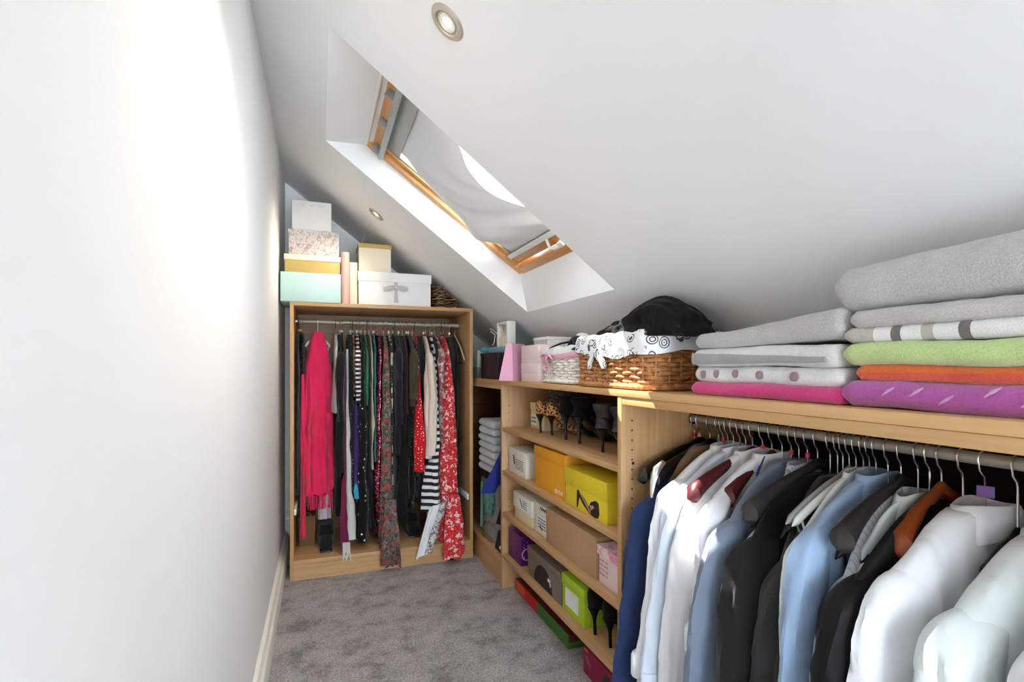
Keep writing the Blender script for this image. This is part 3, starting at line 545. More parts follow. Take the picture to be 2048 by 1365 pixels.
WS=[ # x, mat, hem_z, sh, hem, b0, b1, name, cat, label, extra, bead, hanger mat
 (-.122,'deep_black',.45,.19,.2,.012,.018,'blouse','blouse','black blouse hanging against the left side panel of the wardrobe',{}, 'pink','white_plastic'),
 (-.10,'print_black',.34,.13,.14,.012,.02,'dress','dress','dark printed dress behind the hot pink shawl',{},None,'black_plastic'),
 (.088,'mint_cloth',.92,.2,.2,.012,.016,'blouse','blouse','pale mint blouse showing right beside the hot pink shawl',{},None,'white_plastic'),
 (.122,'deep_black',.57,.205,.22,.014,.034,'dress','dress','plain black dress hanging over the pale grey scarf',dict(drop=.12,sleeves=.4,both=True),'lime','black_plastic'),
 (.165,'print_black',.45,.2,.21,.012,.018,'dress','dress','black dress with faint grey print next to the plain black dress',{},'lime','maple_hanger'),
 (.186,'floral_pink',1.02,.2,.2,.01,.012,'blouse','blouse','short blouse with tiny pink flowers',dict(drop=.13),'blue','black_plastic'),
 (.202,'bw_stripe',.98,.205,.215,.012,.018,'top','top','black and white striped top with short sleeve',dict(sleeves=.26,r0=.05,r1=.04,lean=.02),'white','black_plastic'),
 (.232,'polka_black',.16,.2,.22,.014,.032,'dress','dress','long black dress with white polka dots',dict(lean=.03),'lime','black_plastic'),
 (.262,'green_cloth',.96,.2,.205,.012,.014,'top','top','plain green top between polka dots and burgundy sequins',dict(drop=.12),'lime','grey_plastic'),
 (.285,'beige_cloth',.58,.185,.20,.008,.010,'dress','dress','slim beige dress with a narrow falling strap',dict(lean=.02),None,'black_plastic'),
 (.272,'deep_black',.5,.195,.2,.012,.02,'dress','dress','black dress directly behind the green top',{},'purple','black_plastic'),
 (.328,'sequins',.26,.19,.2,.014,.03,'dress','dress','burgundy sequinned dress sparkling beside the flowery maxi dress',{},'magenta','black_plastic'),
 (.302,'teal_cloth',.62,.16,.19,.008,.014,'scarf','scarf','teal scarf hanging between beige strap and burgundy sequins',{},'white','black_plastic'),
 (.376,'floral_grey',.118,.205,.21,.016,.046,'maxi_dress','dress','long grey maxi dress with orange-red flowers spilling to the base',dict(lean=.085,fold=.018,nf=4),'pink','white_plastic'),
 (.418,'cream_black_print',.3,.19,.2,.012,.02,'dress','dress','black dress with large cream print beside the grey flowery maxi',dict(drop=.12),'white','white_plastic'),
 (.452,'dark_navy',.66,.205,.215,.014,.03,'top','top','plain dark navy tunic near the middle of the rail',dict(sleeves=.45),None,'black_plastic'),
 (.482,'deep_black',.24,.195,.2,.013,.032,'dress','dress','long black dress between the navy tunic and the red dotted dress',{},'white','black_plastic'),
 (.505,'dark_maroon',.9,.18,.19,.01,.013,'top','top','dark maroon top hidden beside the long black dress',{},None,'black_plastic'),
 (.535,'olive_cloth',.95,.205,.21,.014,.024,'jacket','jacket','short olive jacket above the red dotted dress',dict(sleeves=.3),'white','white_plastic'),
 (.565,'floral_navy',.98,.2,.2,.012,.018,'blouse','blouse','dark navy blouse with small red flowers beside the cream coat',dict(drop=.12),'pink','black_plastic'),
 (.57,'polka_red',.55,.19,.215,.012,.034,'dress','dress','red dress with small white dots',dict(drop=.3,lean=.03),'red','black_plastic'),
 (.638,'cream_wool',.63,.205,.225,.018,.044,'coat','coat','plain cream coat with long folded sleeve',dict(drop=.11,sleeves=.63,r0=.05,r1=.055,fold=.006,lean=.02),'white','white_plastic'),
 (.69,'deep_black',.4,.19,.2,.012,.018,'dress','dress','black dress pressed behind the cream coat',{},'white','black_plastic'),
 (.712,'grey_red_print',.72,.205,.21,.012,.02,'blouse','blouse','grey and red patterned blouse above navy and white stripes',dict(sleeves=.3,lean=.02),'green','white_plastic'),
 (.685,'nautical',.30,.205,.215,.014,.075,'dress','dress','navy and white striped dress flaring below the cream coat',dict(drop=.2,lean=.05,nf=2,fold=.014),None,'white_plastic'),
 (.755,'floral_red',.118,.205,.22,.016,.075,'maxi_dress','dress','long red maxi dress with white blossoms bunching at the wardrobe base',dict(lean=.09,fold=.02,nf=4),'green','black_plastic'),
 (.812,'deep_black',.12,.2,.2,.014,.024,'dress','dress','long black gown beside the red blossom maxi dress',{},'white','black_plastic'),
]
FILL=((.145,.35,'deep_black','long black skirt wedged behind the black printed dress'),(.247,.3,'dark_navy','dark navy trousers behind the polka dot dress'),(.345,.32,'dark_maroon','dark maroon dress behind the grey flowery maxi dress'),(.40,.42,'deep_black','black cardigan wedged behind the cream-print dress'),(.435,.3,'charcoal_wool','charcoal dress behind the dark navy tunic'),(.52,.34,'deep_black','black trousers behind the short olive jacket'),(.60,.36,'dark_navy','dark navy dress behind the red dotted dress'),(.665,.3,'deep_black','black coat hidden behind the cream coat'),(.735,.3,'dark_maroon','dark maroon skirt behind the striped dress'),(.843,.12,'deep_black','black evening dress against the right side panel of the wardrobe'),(.455,.5,'deep_black','black blouse beneath the dark navy tunic'),(.55,.3,'print_black','faintly dotted black skirt behind the red dotted dress'),(.30,.2,'deep_black','long black dress behind the beige strap dress'),(.36,.24,'dark_navy','navy evening dress behind the flowery maxi'),(.10,.3,'deep_black','long black dress beside the mint blouse'),(.49,.3,'dark_navy','dark blue skirt between the black dresses'),(.575,.5,'charcoal_wool','grey wool dress behind the navy flowered blouse'),(.63,.28,'deep_black','black skirt under the cream coat'))  # dark filler clothes, added to pack the rail and shade the interior
def lay_out(want,lo,hi,gap):
    """places along a rail as near as can be to the wanted ones, at least a gap apart"""
    o=sorted(range(len(want)),key=lambda i:want[i][0]); B=[]
    for n,i in enumerate(o):
        B.append([(want[i][0]-n*gap)*want[i][1],want[i][1],1])
        while len(B)>1 and B[-2][0]/B[-2][1]>B[-1][0]/B[-1][1]:
            c=B.pop(); B[-1]=[B[-1][0]+c[0],B[-1][1]+c[1],B[-1][2]+c[2]]
    y=[b[0]/b[1] for b in B for _ in range(b[2])]; top=hi-(len(o)-1)*gap; r=[0]*len(o)
    for n,i in enumerate(o): r[i]=min(max(y[n],lo),top)+n*gap
    return r
SPW=[-.113,.124,.204,.326,.448,.528,.65,.772]; SCW=[.135,.128,.19]
WANT=[(w_[0],5.) for w_ in WS]+[(f_[0],1.) for f_ in FILL]+[(x_,1.) for x_ in SPW]+[(x_,3.) for x_ in SCW]+[(.85,20.)]
left=[i for i,w_ in enumerate(WANT) if w_[0]<.0]; rest=[i for i in range(len(WANT)) if i not in left]
PX=[0]*len(WANT)
for i,x_ in zip(left,lay_out([WANT[i] for i in left],-.128,-.100,.011)): PX[i]=x_
for i,x_ in zip(rest,lay_out([WANT[i] for i in rest],.092,.858,.0125)): PX[i]=x_
PF=PX[len(WS):]; PS=PF[len(FILL):]; PC=PS[len(SPW):]
PRIO={'cream_wool':6,'floral_grey':6,'floral_red':6,'polka_red':4,'nautical':5,'bw_stripe':4,'polka_black':4,'sequins':4,'green_cloth':4,'olive_cloth':3,'grey_red_print':3,'mint_cloth':3}
def hlabel(hm,lb):
    ws=lb.split()[:11]
    while ws[-1] in ('the','of','a','with','and','to','between','beside','behind','next','under','above','below','right'): ws.pop()
    return hm.split('_')[0].replace('maple','pale-wood')+' hanger holding the '+' '.join(ws)
for i,(x_,mt,hz,sh,hem,b0,b1,nm,ct,lb,ex,bd,hm) in enumerate(WS):
    da=rnd.uniform(-.008,.008); x_=PX[i]; kw=dict(ex); kw.setdefault('fold',.010); kw.setdefault('seed',20+i)
    nk=kw.pop('neck',.078)
    gt=garment(nm,lb,ct,x_,YR+rnd.uniform(-.008,.008),ZR,TH+da,mt,hz,sh=sh,hem=hem,b0=b0,b1=b1,group=G3,neck=nk,**kw)
    ht=hanger(x_,YR,ZR,TH+da,'flat',hlabel(hm,lb),G2,hm,.17,.085,bd,hookmat='chrome' if i%5 else 'black_plastic',neck=.09)
    on_rail('ward',x_,-math.tan(da),gt,ht,PRIO.get(mt,2.))
for i,(x_,hz,mt,lb) in enumerate(FILL):
    x_=PF[i]
    on_rail('ward',x_,0,garment('dress',lb,'clothing',x_,YR+.045,ZR,TH,mt,hz,sh=.175,hem=.185,b0=.008,b1=.018,group=G3,seed=60+i,fold=.006,drop=.12),None,.6)
for i in range(8):
    on_rail('ward',PS[i],0,None,hanger(PS[i],YR,ZR,TH,'flat','spare slim black hanger tucked between the clothes in the wardrobe',G2,'black_plastic',.15,.1,['lime','white','pink',None][i%4]))
# hot pink shawl on a white hanger, fringed tail, lavender lining
th=PI+.12; hw_=hanger(-.012,YR,ZR,th,'flat','white plastic hanger under the hot pink shawl',G2,'white_plastic',.075,.06,hookmat='white_plastic',neck=.08,hook_th=TH)
t=thing('shawl','hot pink shawl with fringed ends draped over a white hanger','shawl',(.0,3.33,.3),G3)
part('drape',body_mesh(-.012,3.39,th,ZR-.066,.22,.078,.094,.43,.05,.06,.024,3.2,3,lean=.0,neckw=.028,hemwave=.01),'hot_pink',t)
part('tail',body_mesh(-.094,3.285,th,1.15,.3,.013,.016,.2,.014,.02,.004,2,4,neckw=.008),'hot_pink',t)
f=MB(); A,B=frame(th)
for k in range(30):
    u=-.072+.144*k/29; p=Vector((-.005,3.39,.44))+A*u*.95+B*(.04+.02*math.cos(k*.5)); f.tube([p,p+Vector((.004*math.sin(k*2.1),.004*math.cos(k*1.3),-.05)),p+Vector((.008*math.sin(k*1.7),.006*math.cos(k),-.10))],.0025,5)
part('fringe',f,'hot_pink',t,None,True); on_rail('ward',-.012,0,t,hw_,20.)
solo('scarf',body_mesh(.025,3.385,th,.9,.2,.02,.038,.27,.01,.02,.006,3,6,neckw=.015),'lavender_cloth','pale lavender scarf peeping out below the hot pink shawl','scarf',G3)
sc_o=solo('scarf',body_mesh(PC[0],3.30,TH,1.3,.3,.03,.055,.18,.01,.034,.012,3,8,neckw=.02,lean=.05),'pale_grey_wool','pale grey wool scarf with ragged hem below the plain black dress','scarf',G3); on_rail('ward',PC[0],0,sc_o,None,3.)
t=thing('scarf','plum scarf with white tassels reaching over the wardrobe base','scarf',(.13,3.22,.07),G3)
part('drape',body_mesh(PC[1],3.30,TH,1.2,.3,.02,.03,.16,.01,.02,.008,3,9,neckw=.015,lean=.12),'plum_cloth',t); on_rail('ward',PC[1],0,t,None,2.)
f=MB()
for k in range(10):
    p=Vector((PC[1]-.018+.004*k,3.146+.002*math.sin(k*2),.185)); f.tube([p,p+Vector((.004*math.sin(k*2.1),-.012,-.05)),p+Vector((.012*math.sin(k*1.7),-.018,-.10+.012*(k%3)))],.003,5)
part('tassels',f,'pale_grey_wool',t,None,True)
t=thing('scarf','purple scarf with turquoise end beside the polka dot dress','scarf',(.2,3.25,.4),G3)
part('drape',body_mesh(PC[2],3.28,TH,1.25,.3,.02,.045,.5,.008,.014,.006,3,10,neckw=.015,lean=.02),'purple_cloth',t); part('tip',body_mesh(PC[2],3.26,TH,.52,.02,.045,.04,.41,.013,.013,.006,3,10,neckw=.04,lean=.0,lv=8),'turquoise_cloth',t); on_rail('ward',PC[2],0,t,None,3.)
def wsf(u,v):
    x=.655-.10*u+.06*(v-.5)+.01*math.sin(9*v+u); return (x,3.146-.05*u+.008*math.sin(7*v+3*u),.34-.285*u+.02*v)
t=thing('scarf','white scarf with patterned border trailing over the wardrobe base','scarf',(.58,3.14,.05),G3)
part('cloth',MB().sheet(wsf,20,16,.006),'white_cotton',t)
part('border',MB().sheet(lambda u,v:(Vector(wsf(u,1.0))+Vector((.045*v,-.006,.012*v)))+Vector((0,.006*math.sin(8*v),0)),20,6,.006),'border_print',t)
for nm_,lc,hw_,mt_ in (('maxi_dress.001',(.762,3.095),.075,'floral_red'),('maxi_dress',(.385,3.095),.06,'floral_grey')):
    part('skirt_hem',body_mesh(lc[0],lc[1],0,.42,.16,hw_*.8,hw_,.04,.012,.022,.007,3,hw_*90,neckw=.03,hemwave=.012),mt_,bpy.data.objects[nm_])
# cream hanger, empty, turned to face out
t=hanger(PC[3],YR,ZR,TH+.03,'wire','empty cream hanger at the end of the wardrobe rail by the right side panel',G2,'cream_plastic',.235,.16,hookmat='chrome'); on_rail('ward',PC[3],-.03,None,t)
squeeze('ward',0,YR,wx0+.0215,wx1-.0215,3.70)
squeeze('low',1,1.2,.005,P2-.0135,1.467)
# things on the wardrobe base
ZB=.112
cloth('brown_paper',S(120,84,54),.15,.1,0,40,.8)
t=thing('paper_bag','brown paper bag standing in the left corner of the wardrobe base','bag',(-.06,3.4,ZB))
part('body',MB().prism([(-.115,ZB),(-.03,ZB),(-.026,.29),(-.12,.29)],lambda a,b_,d:(a,d,b_),3.39,3.57),'brown_paper',t)
part('handle',MB().tube([(-.10,3.391,.287),(-.095,3.391,.305),(-.075,3.391,.315),(-.055,3.391,.305),(-.05,3.391,.287)],.003,6),'brown_paper',t)
def tall_boot(x,y,lb):
    t=thing('black_boot',lb,'boot',(x,y,ZB),'boots on the wardrobe base'); rings=[]
    for i in range(22):
        k=i/21; z=ZB+.012+.125*k; a=.042+.012*math.sin(k*PI*.9)+.008*(1-k)**4; rings.append([(x+a*.9*math.cos(2*PI*j/20)*(1+.04*nz(j*.5,z*15,1)),y+a*1.25*math.sin(2*PI*j/20)-.012*(1-k)**3,z) for j in range(20)])
    part('shaft',MB().loft(rings),'deep_black',t)
    fr=[]
    for i in range(12):
        k=i/11; yy=y+.04-.19*k; hh=.085*(1-k)**.7+.03; wv=.034+.008*math.sin(PI*k) if k<.85 else .03*math.sqrt(max(.02,1-((k-.85)/.15)**2)); fr.append([(x+wv*math.cos(2*PI*j/16),yy,ZB+.008+hh*(.5+.5*math.sin(2*PI*j/16))) for j in range(16)])
    part('foot',MB().loft(fr),'deep_black',t); part('sole',MB().box(x-.034,x+.034,y-.145,y+.05,ZB,ZB+.01,.003),'dark_plastic',t)
tall_boot(.035,3.37,'black boot standing beside the brown paper bag in the wardrobe'); tall_boot(.565,3.46,'black boot standing under the red dotted dress in the wardrobe')
solo('fabric_bag',MB().box(.17,.27,3.42,3.6,ZB,.15,.012,None,3),'lavender_cloth','folded lavender fabric lying on the wardrobe base beneath the polka dot dress','fabric')
# ================================================================ BOXES, BASKETS, TOWELS
def text_part(txt,size,M,mat,parent,name='lettering'):
    cu=bpy.data.curves.new('t','FONT'); cu.body=txt; cu.size=size; cu.extrude=.0002; cu.resolution_u=3; o=bpy.data.objects.new('t',cu); COL.objects.link(o)
    dg=bpy.context.evaluated_depsgraph_get(); me=o.evaluated_get(dg).to_mesh(); mb=MB(); mb.add([M@v_.co for v_ in me.vertices],[tuple(p.vertices) for p in me.polygons]); bpy.data.objects.remove(o); bpy.data.curves.remove(cu)
    return part(name,mb,mat,parent,None,False,False)
def card(name,c,rough=.55,spec=.4):
    m,nt,b=base(name,c,rough,0,spec); v=coords(nt); n=nd(nt,'TexNoise',Scale=14.0,Detail=2.0); nt.links.new(v,n.inputs['Vector']); nt.links.new(ramp(nt,n.outputs[0],[(.3,dk(c,.95)),(.7,c)]),b.inputs['Base Color']); return name
card('teal_card',S(186,216,208)); card('gold_card',S(190,162,92),.5); card('cream_card',S(240,226,200)); card('white_card',S(238,234,230)); card('peach_card',S(242,214,188)); card('rose_foil',S(214,170,160),.3); card('print_ink',S(60,56,54)); card('grey_ribbon',S(190,182,180),.4)
m,nt,b=base('damask_card',S(200,188,182),.6); v=coords(nt); n=nd(nt,'TexNoise',Scale=26.0,Detail=5.0,Roughness=.65,Distortion=1.6); nt.links.new(v,n.inputs['Vector']); nt.links.new(ramp(nt,n.outputs[0],[(.42,S(172,154,144)),(.52,S(220,212,208)),(.6,S(196,182,174))]),b.inputs['Base Color'])
def lidbox(name,label,cat,x0,x1,y0,y1,z0,z1,lid,mb_,ml,group=None,e=.004,rotz=0,taper=0):
    c=((x0+x1)/2,(y0+y1)/2,z0); t=thing(name,label,cat,c,group); M=Matrix.Translation((c[0],c[1],0))@Matrix.Rotation(rotz,4,'Z')@Matrix.Translation((-c[0],-c[1],0))
    zt=z1-lid if lid else z1
    part('base',MB().box(x0+(e if lid else 0),x1-(e if lid else 0),y0+(e if lid else 0),y1-(e if lid else 0),z0,zt+(.006 if lid else 0),.0015,M),mb_,t)
    if lid: part('lid',MB().box(x0,x1,y0,y1,zt,z1,.0018,M),ml,t)
    return t
ZT=wh; GB='boxes on top of the wardrobe'
lidbox('gift_box','large pale turquoise box at the bottom of the stack against the white wall','box',-.205,.112,3.145,3.48,ZT,1.722,0,'teal_card','teal_card',GB)
lidbox('gift_box','matt gold box with a cream lid on the turquoise box','box',-.188,.112,3.165,3.46,1.722,1.825,.031,'gold_card','cream_card',GB)
lidbox('gift_box','grey damask patterned box between the gold box and the white box','box',-.169,.108,3.19,3.45,1.826,1.972,.028,'damask_card','damask_card',GB)
t=lidbox('gift_box','plain white keepsake box with faint handwriting topping the tall stack','box',-.149,.062,3.21,3.42,1.973,2.142,0,'white_card','white_card',GB)
sq=MB()
for k,(xa,n_) in enumerate(((-.105,3),(-.055,3),(-.01,5))):
    sq.tube([(xa+.006*i,3.2095,2.118+.006*math.sin(i*2.2+k)) for i in range(n_+2)],.0012,5)
part('handwriting',sq,'grey_ribbon',t,None,True)
t=thing('wrapping_paper_roll','rose pink roll of wrapping paper standing upright between boxes','paper roll',(.138,3.175,ZT)); part('paper',MB().lathe([(.008,0),(.0235,0),(.0235,.297),(.008,.297)],(.138,3.175,ZT),(0,0,1),28),'rose_foil',t); part('core',MB().lathe([(.0001,.28),(.008,.28),(.008,.298),(.0001,.298)],(.138,3.175,ZT),(0,0,1),16),'cream_card',t)
lidbox('flat_box','slim peach box standing on edge beside the wrapping paper roll','box',.163,.205,3.18,3.40,ZT,1.803,0,'peach_card','peach_card',GB)
t=lidbox('gift_box','white gift box with a grey ribbon bow','box',.207,.637,3.157,3.47,ZT,1.752,.055,'white_card','white_card',GB)
bw=MB(); cx,cy_,czz=.425,3.153,1.66
def ribbon(pts,wd_,mb):
    rings=[]
    for i,(x_,z_,dy,wv) in enumerate(pts): rings.append([(x_,cy_-dy,z_+wv/2),(x_,cy_-dy-.002,z_+wv/2),(x_,cy_-dy-.002,z_-wv/2),(x_,cy_-dy,z_-wv/2)])
    mb.loft(rings)
ribbon([(cx,czz,.002,.012),(cx-.02,czz+.006,.012,.02),(cx-.05,czz-.003,.016,.024),(cx-.075,czz-.012,.01,.022),(cx-.05,czz-.012,.003,.02),(cx,czz-.002,.002,.012)],0,bw)
ribbon([(cx,czz,.002,.012),(cx+.02,czz+.008,.012,.02),(cx+.05,czz,.016,.024),(cx+.068,czz-.004,.01,.022),(cx+.04,czz-.012,.003,.02),(cx,czz-.002,.002,.012)],0,bw)
part('bow',bw,'grey_ribbon',t); part('ribbon_tail',MB().prism([(cx-.006,czz),(cx+.006,czz),(cx+.014,czz-.085),(cx-.012,czz-.085)],lambda a,b_,d:(a,d,b_),3.152,3.157),'grey_ribbon',t); part('ribbon_tail',MB().prism([(cx-.008,czz),(cx+.008,czz),(cx+.01,czz+.035),(cx-.011,czz+.035)],lambda a,b_,d:(a,d,b_),3.151,3.156),'grey_ribbon',t)
part('ribbon_knot',MB().box(cx-.009,cx+.009,3.138,3.153,czz-.01,czz+.01,.004),'grey_ribbon',t)
t=lidbox('gift_box','cream box with a gold lid standing on the white gift box','box',.211,.405,3.20,3.40,1.7525,1.925,.026,'cream_card','gold_card',GB)
part('string',MB().tube([(.232,3.21,1.925),(.236,3.205,1.94),(.245,3.202,1.955),(.248,3.2,1.975)],.0012,6),'gold_card',t)
# bundle of folded brown papers and twigs
cloth('kraft_dark',S(122,84,56),.3,.4,0,60); cloth('kraft_light',S(176,150,114),.3,.4,0,60)
t=thing('paper_bundle','ragged bundle of brown crumpled paper next to the white gift box','paper bundle',(.74,3.3,ZT)); r2=random.Random(5)
for k in range(17):
    z0=ZT+.0095+.0085*k; xm=min(.835,(ZC-z0-.02)/TS+XW); x0=.648+r2.uniform(0,.012); x1=min(.825-r2.uniform(0,.02),xm)-.004; ph=r2.uniform(0,6)
    if x1-x0<.02: break
    part('folded_sheet',MB().sheet(lambda u,v,x0=x0,x1=x1,z0=z0,ph=ph:(x0+(x1-x0)*u,3.215+.01*math.sin(ph)+.2*v,z0+.004*math.sin(9*u+ph)+.003*math.sin(14*v+ph)),14,8,.003),'kraft_dark' if k%3 else 'kraft_light',t)
for k in range(6):
    a=r2.uniform(.66,.70); part('twig',MB().tube([(a,3.205,1.58+.02*k),(a+.03,3.2,1.6+.02*k),(a+.03+r2.uniform(0,.03),3.21,1.60+.016*k)],.002,5),'kraft_light',t)
# ---------------------------------------------------------------- shoe boxes on the shelves
card('offwhite_card',S(226,220,208)); card('cream_box',S(224,206,160)); card('orange_card',S(232,160,34)); card('yellow_card',S(232,204,46)); card('kraft_card',S(186,150,112),.7); card('pale_pink_card',S(236,214,212)); card('purple_card',S(92,24,92),.4); card('bronze_card',S(120,106,96),.35); card('lime_card',S(172,206,40)); card('label_white',S(238,236,234)); card('black_print',S(24,22,22)); card('print_grey',S(120,114,108)); card('violet_print',S(190,160,214)); card('dusty_pink',S(214,150,160)); card('red_card',S(196,36,30)); card('dark_red_card',S(90,18,22)); card('green_card',S(60,110,42)); card('orange_print',S(230,96,44)); card('magenta_card',S(140,18,62)); card('olive_print',S(150,150,60)); card('dark_olive',S(48,44,30)); card('wine_print',S(160,90,110)); card('tan_print',S(176,150,120))
floral('pink_floral_card',[S(236,196,208),S(232,150,186),S(240,216,220),S(236,170,200),S(240,226,228)],26); dots('purple_glitter',S(78,20,96),S(210,180,226),60,.16,1)
GS='boxes on the shoe shelves'
def flat_yz(pts,x,mat,t,name='print',th=.0006): return part(name,MB().prism(pts,lambda a,b_,d:(d,a,b_),x-th,x),mat,t)
def marks(t,x,y0,y1,z0,z1,rows,mat,seed):
    r3=random.Random(seed); mb=MB()
    for k in range(rows):
        z=z1-(z1-z0)*(k+.5)/rows; y=y1
        while y>y0:
            w_=r3.uniform(.006,.018); mb.box(x-.0006,x,max(y0,y-w_),y,z-(z1-z0)/rows*.25,z+(z1-z0)/rows*.25); y-=w_+r3.uniform(.003,.008)
    part('printed_lines',mb,mat,t,None,False,False)
z1s=.8694
t=lidbox('shoe_box','cream shoebox behind the leopard heels on the top shelf','box',1.06,1.32,2.415,2.605,z1s,1.005,.04,'cream_box','cream_box',GS,.003); flat_yz([(2.595,.885),(2.515,.885),(2.515,.945),(2.595,.945)],1.062,'label_white',t,'label'); marks(t,1.0612,2.525,2.585,.895,.935,2,'print_grey',1)
z2s=.6376
t=lidbox('shoe_box','off-white shoebox at the end of the shelf beside the orange box','box',.95,1.22,2.395,2.645,z2s,.768,.032,'offwhite_card','offwhite_card',GS,.003)
flat_yz([(2.575,.732),(2.562,.735),(2.548,.69),(2.556,.683),(2.57,.70)],.9528,'black_print',t,'shoe_picture'); marks(t,.9528,2.43,2.54,.665,.72,5,'print_grey',2)
t=lidbox('shoe_box','tall orange shoebox with a slanting flip lid and pale lettering','box',.95,1.24,1.955,2.285,z2s,.828,.052,'orange_card','orange_card',GS,.003)
text_part('strive',.036,Matrix(((0,0,-1,.9526),(-1,0,0,2.06),(0,1,0,.652),(0,0,0,1))),'cream_card',t)
t=lidbox('shoe_box','bright yellow shoebox with a picture of a black high heel','box',.945,1.22,1.608,1.948,z2s,.787,.066,'yellow_card','yellow_card',GS,.003)
flat_yz([(1.84,.712),(1.83,.716),(1.775,.69),(1.745,.668),(1.73,.69),(1.69,.705),(1.672,.70),(1.665,.66),(1.675,.644),(1.70,.640),(1.74,.645),(1.79,.668),(1.82,.69),(1.835,.645),(1.842,.645)],.9478,'black_print',t,'shoe_picture')
flat_yz([(1.822,.708),(1.812,.710),(1.735,.66),(1.725,.648),(1.738,.650)],.9470,'tan_print',t,'shoe_picture'); flat_yz([(1.735,.678),(1.728,.66),(1.70,.676),(1.712,.683)],.9468,'tan_print',t,'shoe_picture')
for i,(a,bq) in enumerate(((2.08,2.22),(1.90,2.07))): solo('wrapped_parcel',MB().box(1.0,1.2,a,bq,.8285,.846,.004),'dusty_pink','small dusty pink packet lying on the orange shoebox','packet','pink packets on the orange box')
z3s=.4131
t=lidbox('shoe_box','cream shoebox with a shoe sketch label beside the white one','box',.95,1.25,2.318,2.565,z3s,.548,.078,'cream_box','offwhite_card',GS,.006)
flat_yz([(2.50,.535),(2.36,.535),(2.36,.478),(2.50,.478)],.95,'label_white',t,'label'); flat_yz([(2.475,.528),(2.468,.531),(2.435,.492),(2.442,.488)],.9492,'black_print',t,'shoe_picture'); marks(t,.9492,2.375,2.43,.485,.53,4,'print_grey',3)
t=lidbox('shoe_box','white shoebox with handwriting on its lid, half behind the brown carton','box',.96,1.26,2.152,2.312,z3s,.555,.045,'offwhite_card','offwhite_card',GS,.003)
sq=MB(); sq.tube([(.9592,2.232-.0055*i,.537+.011*math.sin(i*1.9)*(1 if i%3 else .5)) for i in range(14)],.0015,5); part('handwriting',sq,'black_print',t)
flat_yz([(2.275,.50),(2.165,.50),(2.165,.43),(2.275,.43)],.9628,'label_white',t,'label'); marks(t,.9620,2.175,2.265,.44,.495,4,'print_grey',4); flat_yz([(2.245,.455),(2.238,.458),(2.215,.438),(2.222,.435)],.9618,'black_print',t,'shoe_picture')
t=lidbox('carton','plain brown cardboard carton between white shoebox and pink-lidded box','box',.95,1.2,1.692,2.145,z3s,.568,0,'kraft_card','kraft_card',GS); part('flap_seam',MB().box(.949,1.2,1.6905,1.6925,.552,.5525),'dark_gap',t)
t=lidbox('shoe_box','small white box with a pink flowered lid next to the brown carton','box',.95,1.22,1.502,1.688,z3s,.55,.034,'pale_pink_card','pink_floral_card',GS,.006); marks(t,.9558,1.62,1.68,.44,.505,4,'dusty_pink',5)
z4s=.1882
t=lidbox('shoe_box','dark purple box with silvery glitter pattern at the shelf end','box',.95,1.22,2.455,2.64,z4s,.335,0,'purple_card','purple_card',GS); part('glitter_side',MB().box(.9505,1.2195,2.4535,2.4556,z4s+.002,.334),'purple_glitter',t)
part('ring_print',MB().lathe([(.026,0),(.026,.0008),(.032,.0008),(.032,0)],(.985,2.4535,.245),(0,-1,0),24,True),'violet_print',t)
t=lidbox('shoe_box','bronze-grey shoebox with a black circle picture on its front','box',.95,1.22,1.995,2.372,z4s,.325,.04,'bronze_card','bronze_card',GS,.002)
flat_yz([(2.185+.10*math.cos(a*PI/12),.205+.08*math.sin(a*PI/12)) for a in range(13)]+[(2.085,.192),(2.285,.192)],.9518,'black_print',t,'picture'); flat_yz([(2.13,.255),(2.105,.255),(2.095,.225),(2.105,.222),(2.112,.24),(2.13,.24)],.9510,'label_white',t,'logo')
t=lidbox('shoe_box','lime green shoebox with a blank white label','box',.95,1.22,1.785,1.985,z4s,.337,.042,'lime_card','lime_card',GS,.003); flat_yz([(1.955,.285),(1.84,.285),(1.84,.215),(1.955,.215)],.953,'label_white',t,'label')
# boxes on the carpet
t=thing('board_game_box','flat red and green board game box pushed under the bottom shelf','game box',(1.1,2.3,0)); part('lid',MB().box(.985,1.3,1.99,2.62,.028,.062,.001),'dark_red_card',t); part('tray',MB().box(.988,1.297,1.993,2.617,0,.03,.001),'green_card',t)
part('red_edge',MB().box(.982,.986,2.33,2.62,.004,.062,.0005),'red_card',t); part('green_edge',MB().box(.982,.986,1.99,2.33,.004,.062,.0005),'green_card',t); part('orange_panel',MB().box(.981,.9825,2.49,2.60,.016,.056,.0005),'orange_print',t)
text_part('LUDO',.032,Matrix(((0,0,-1,.9806),(-1,0,0,2.592),(0,1,0,.025),(0,0,0,1))),'red_card',t)
t=thing('card_box','magenta carton with olive graphics on the carpet below the bottom shelf','box',(1.1,1.7,0)); part('carton',MB().box(.97,1.25,1.52,1.83,0,.105,.001),'magenta_card',t)
flat_yz([(1.82,.10),(1.79,.10),(1.79,.09),(1.82,.09)],.97,'orange_print',t); flat_yz([(1.815,.07),(1.80,.08),(1.77,.05),(1.775,.035),(1.79,.05),(1.80,.045)],.97,'wine_print',t); flat_yz([(1.70,.01),(1.66,.085),(1.60,.07),(1.57,.01)],.97,'dark_olive',t); flat_yz([(1.68,.01),(1.66,.045),(1.64,.03),(1.62,.06),(1.60,.01)],.9694,'olive_print',t)
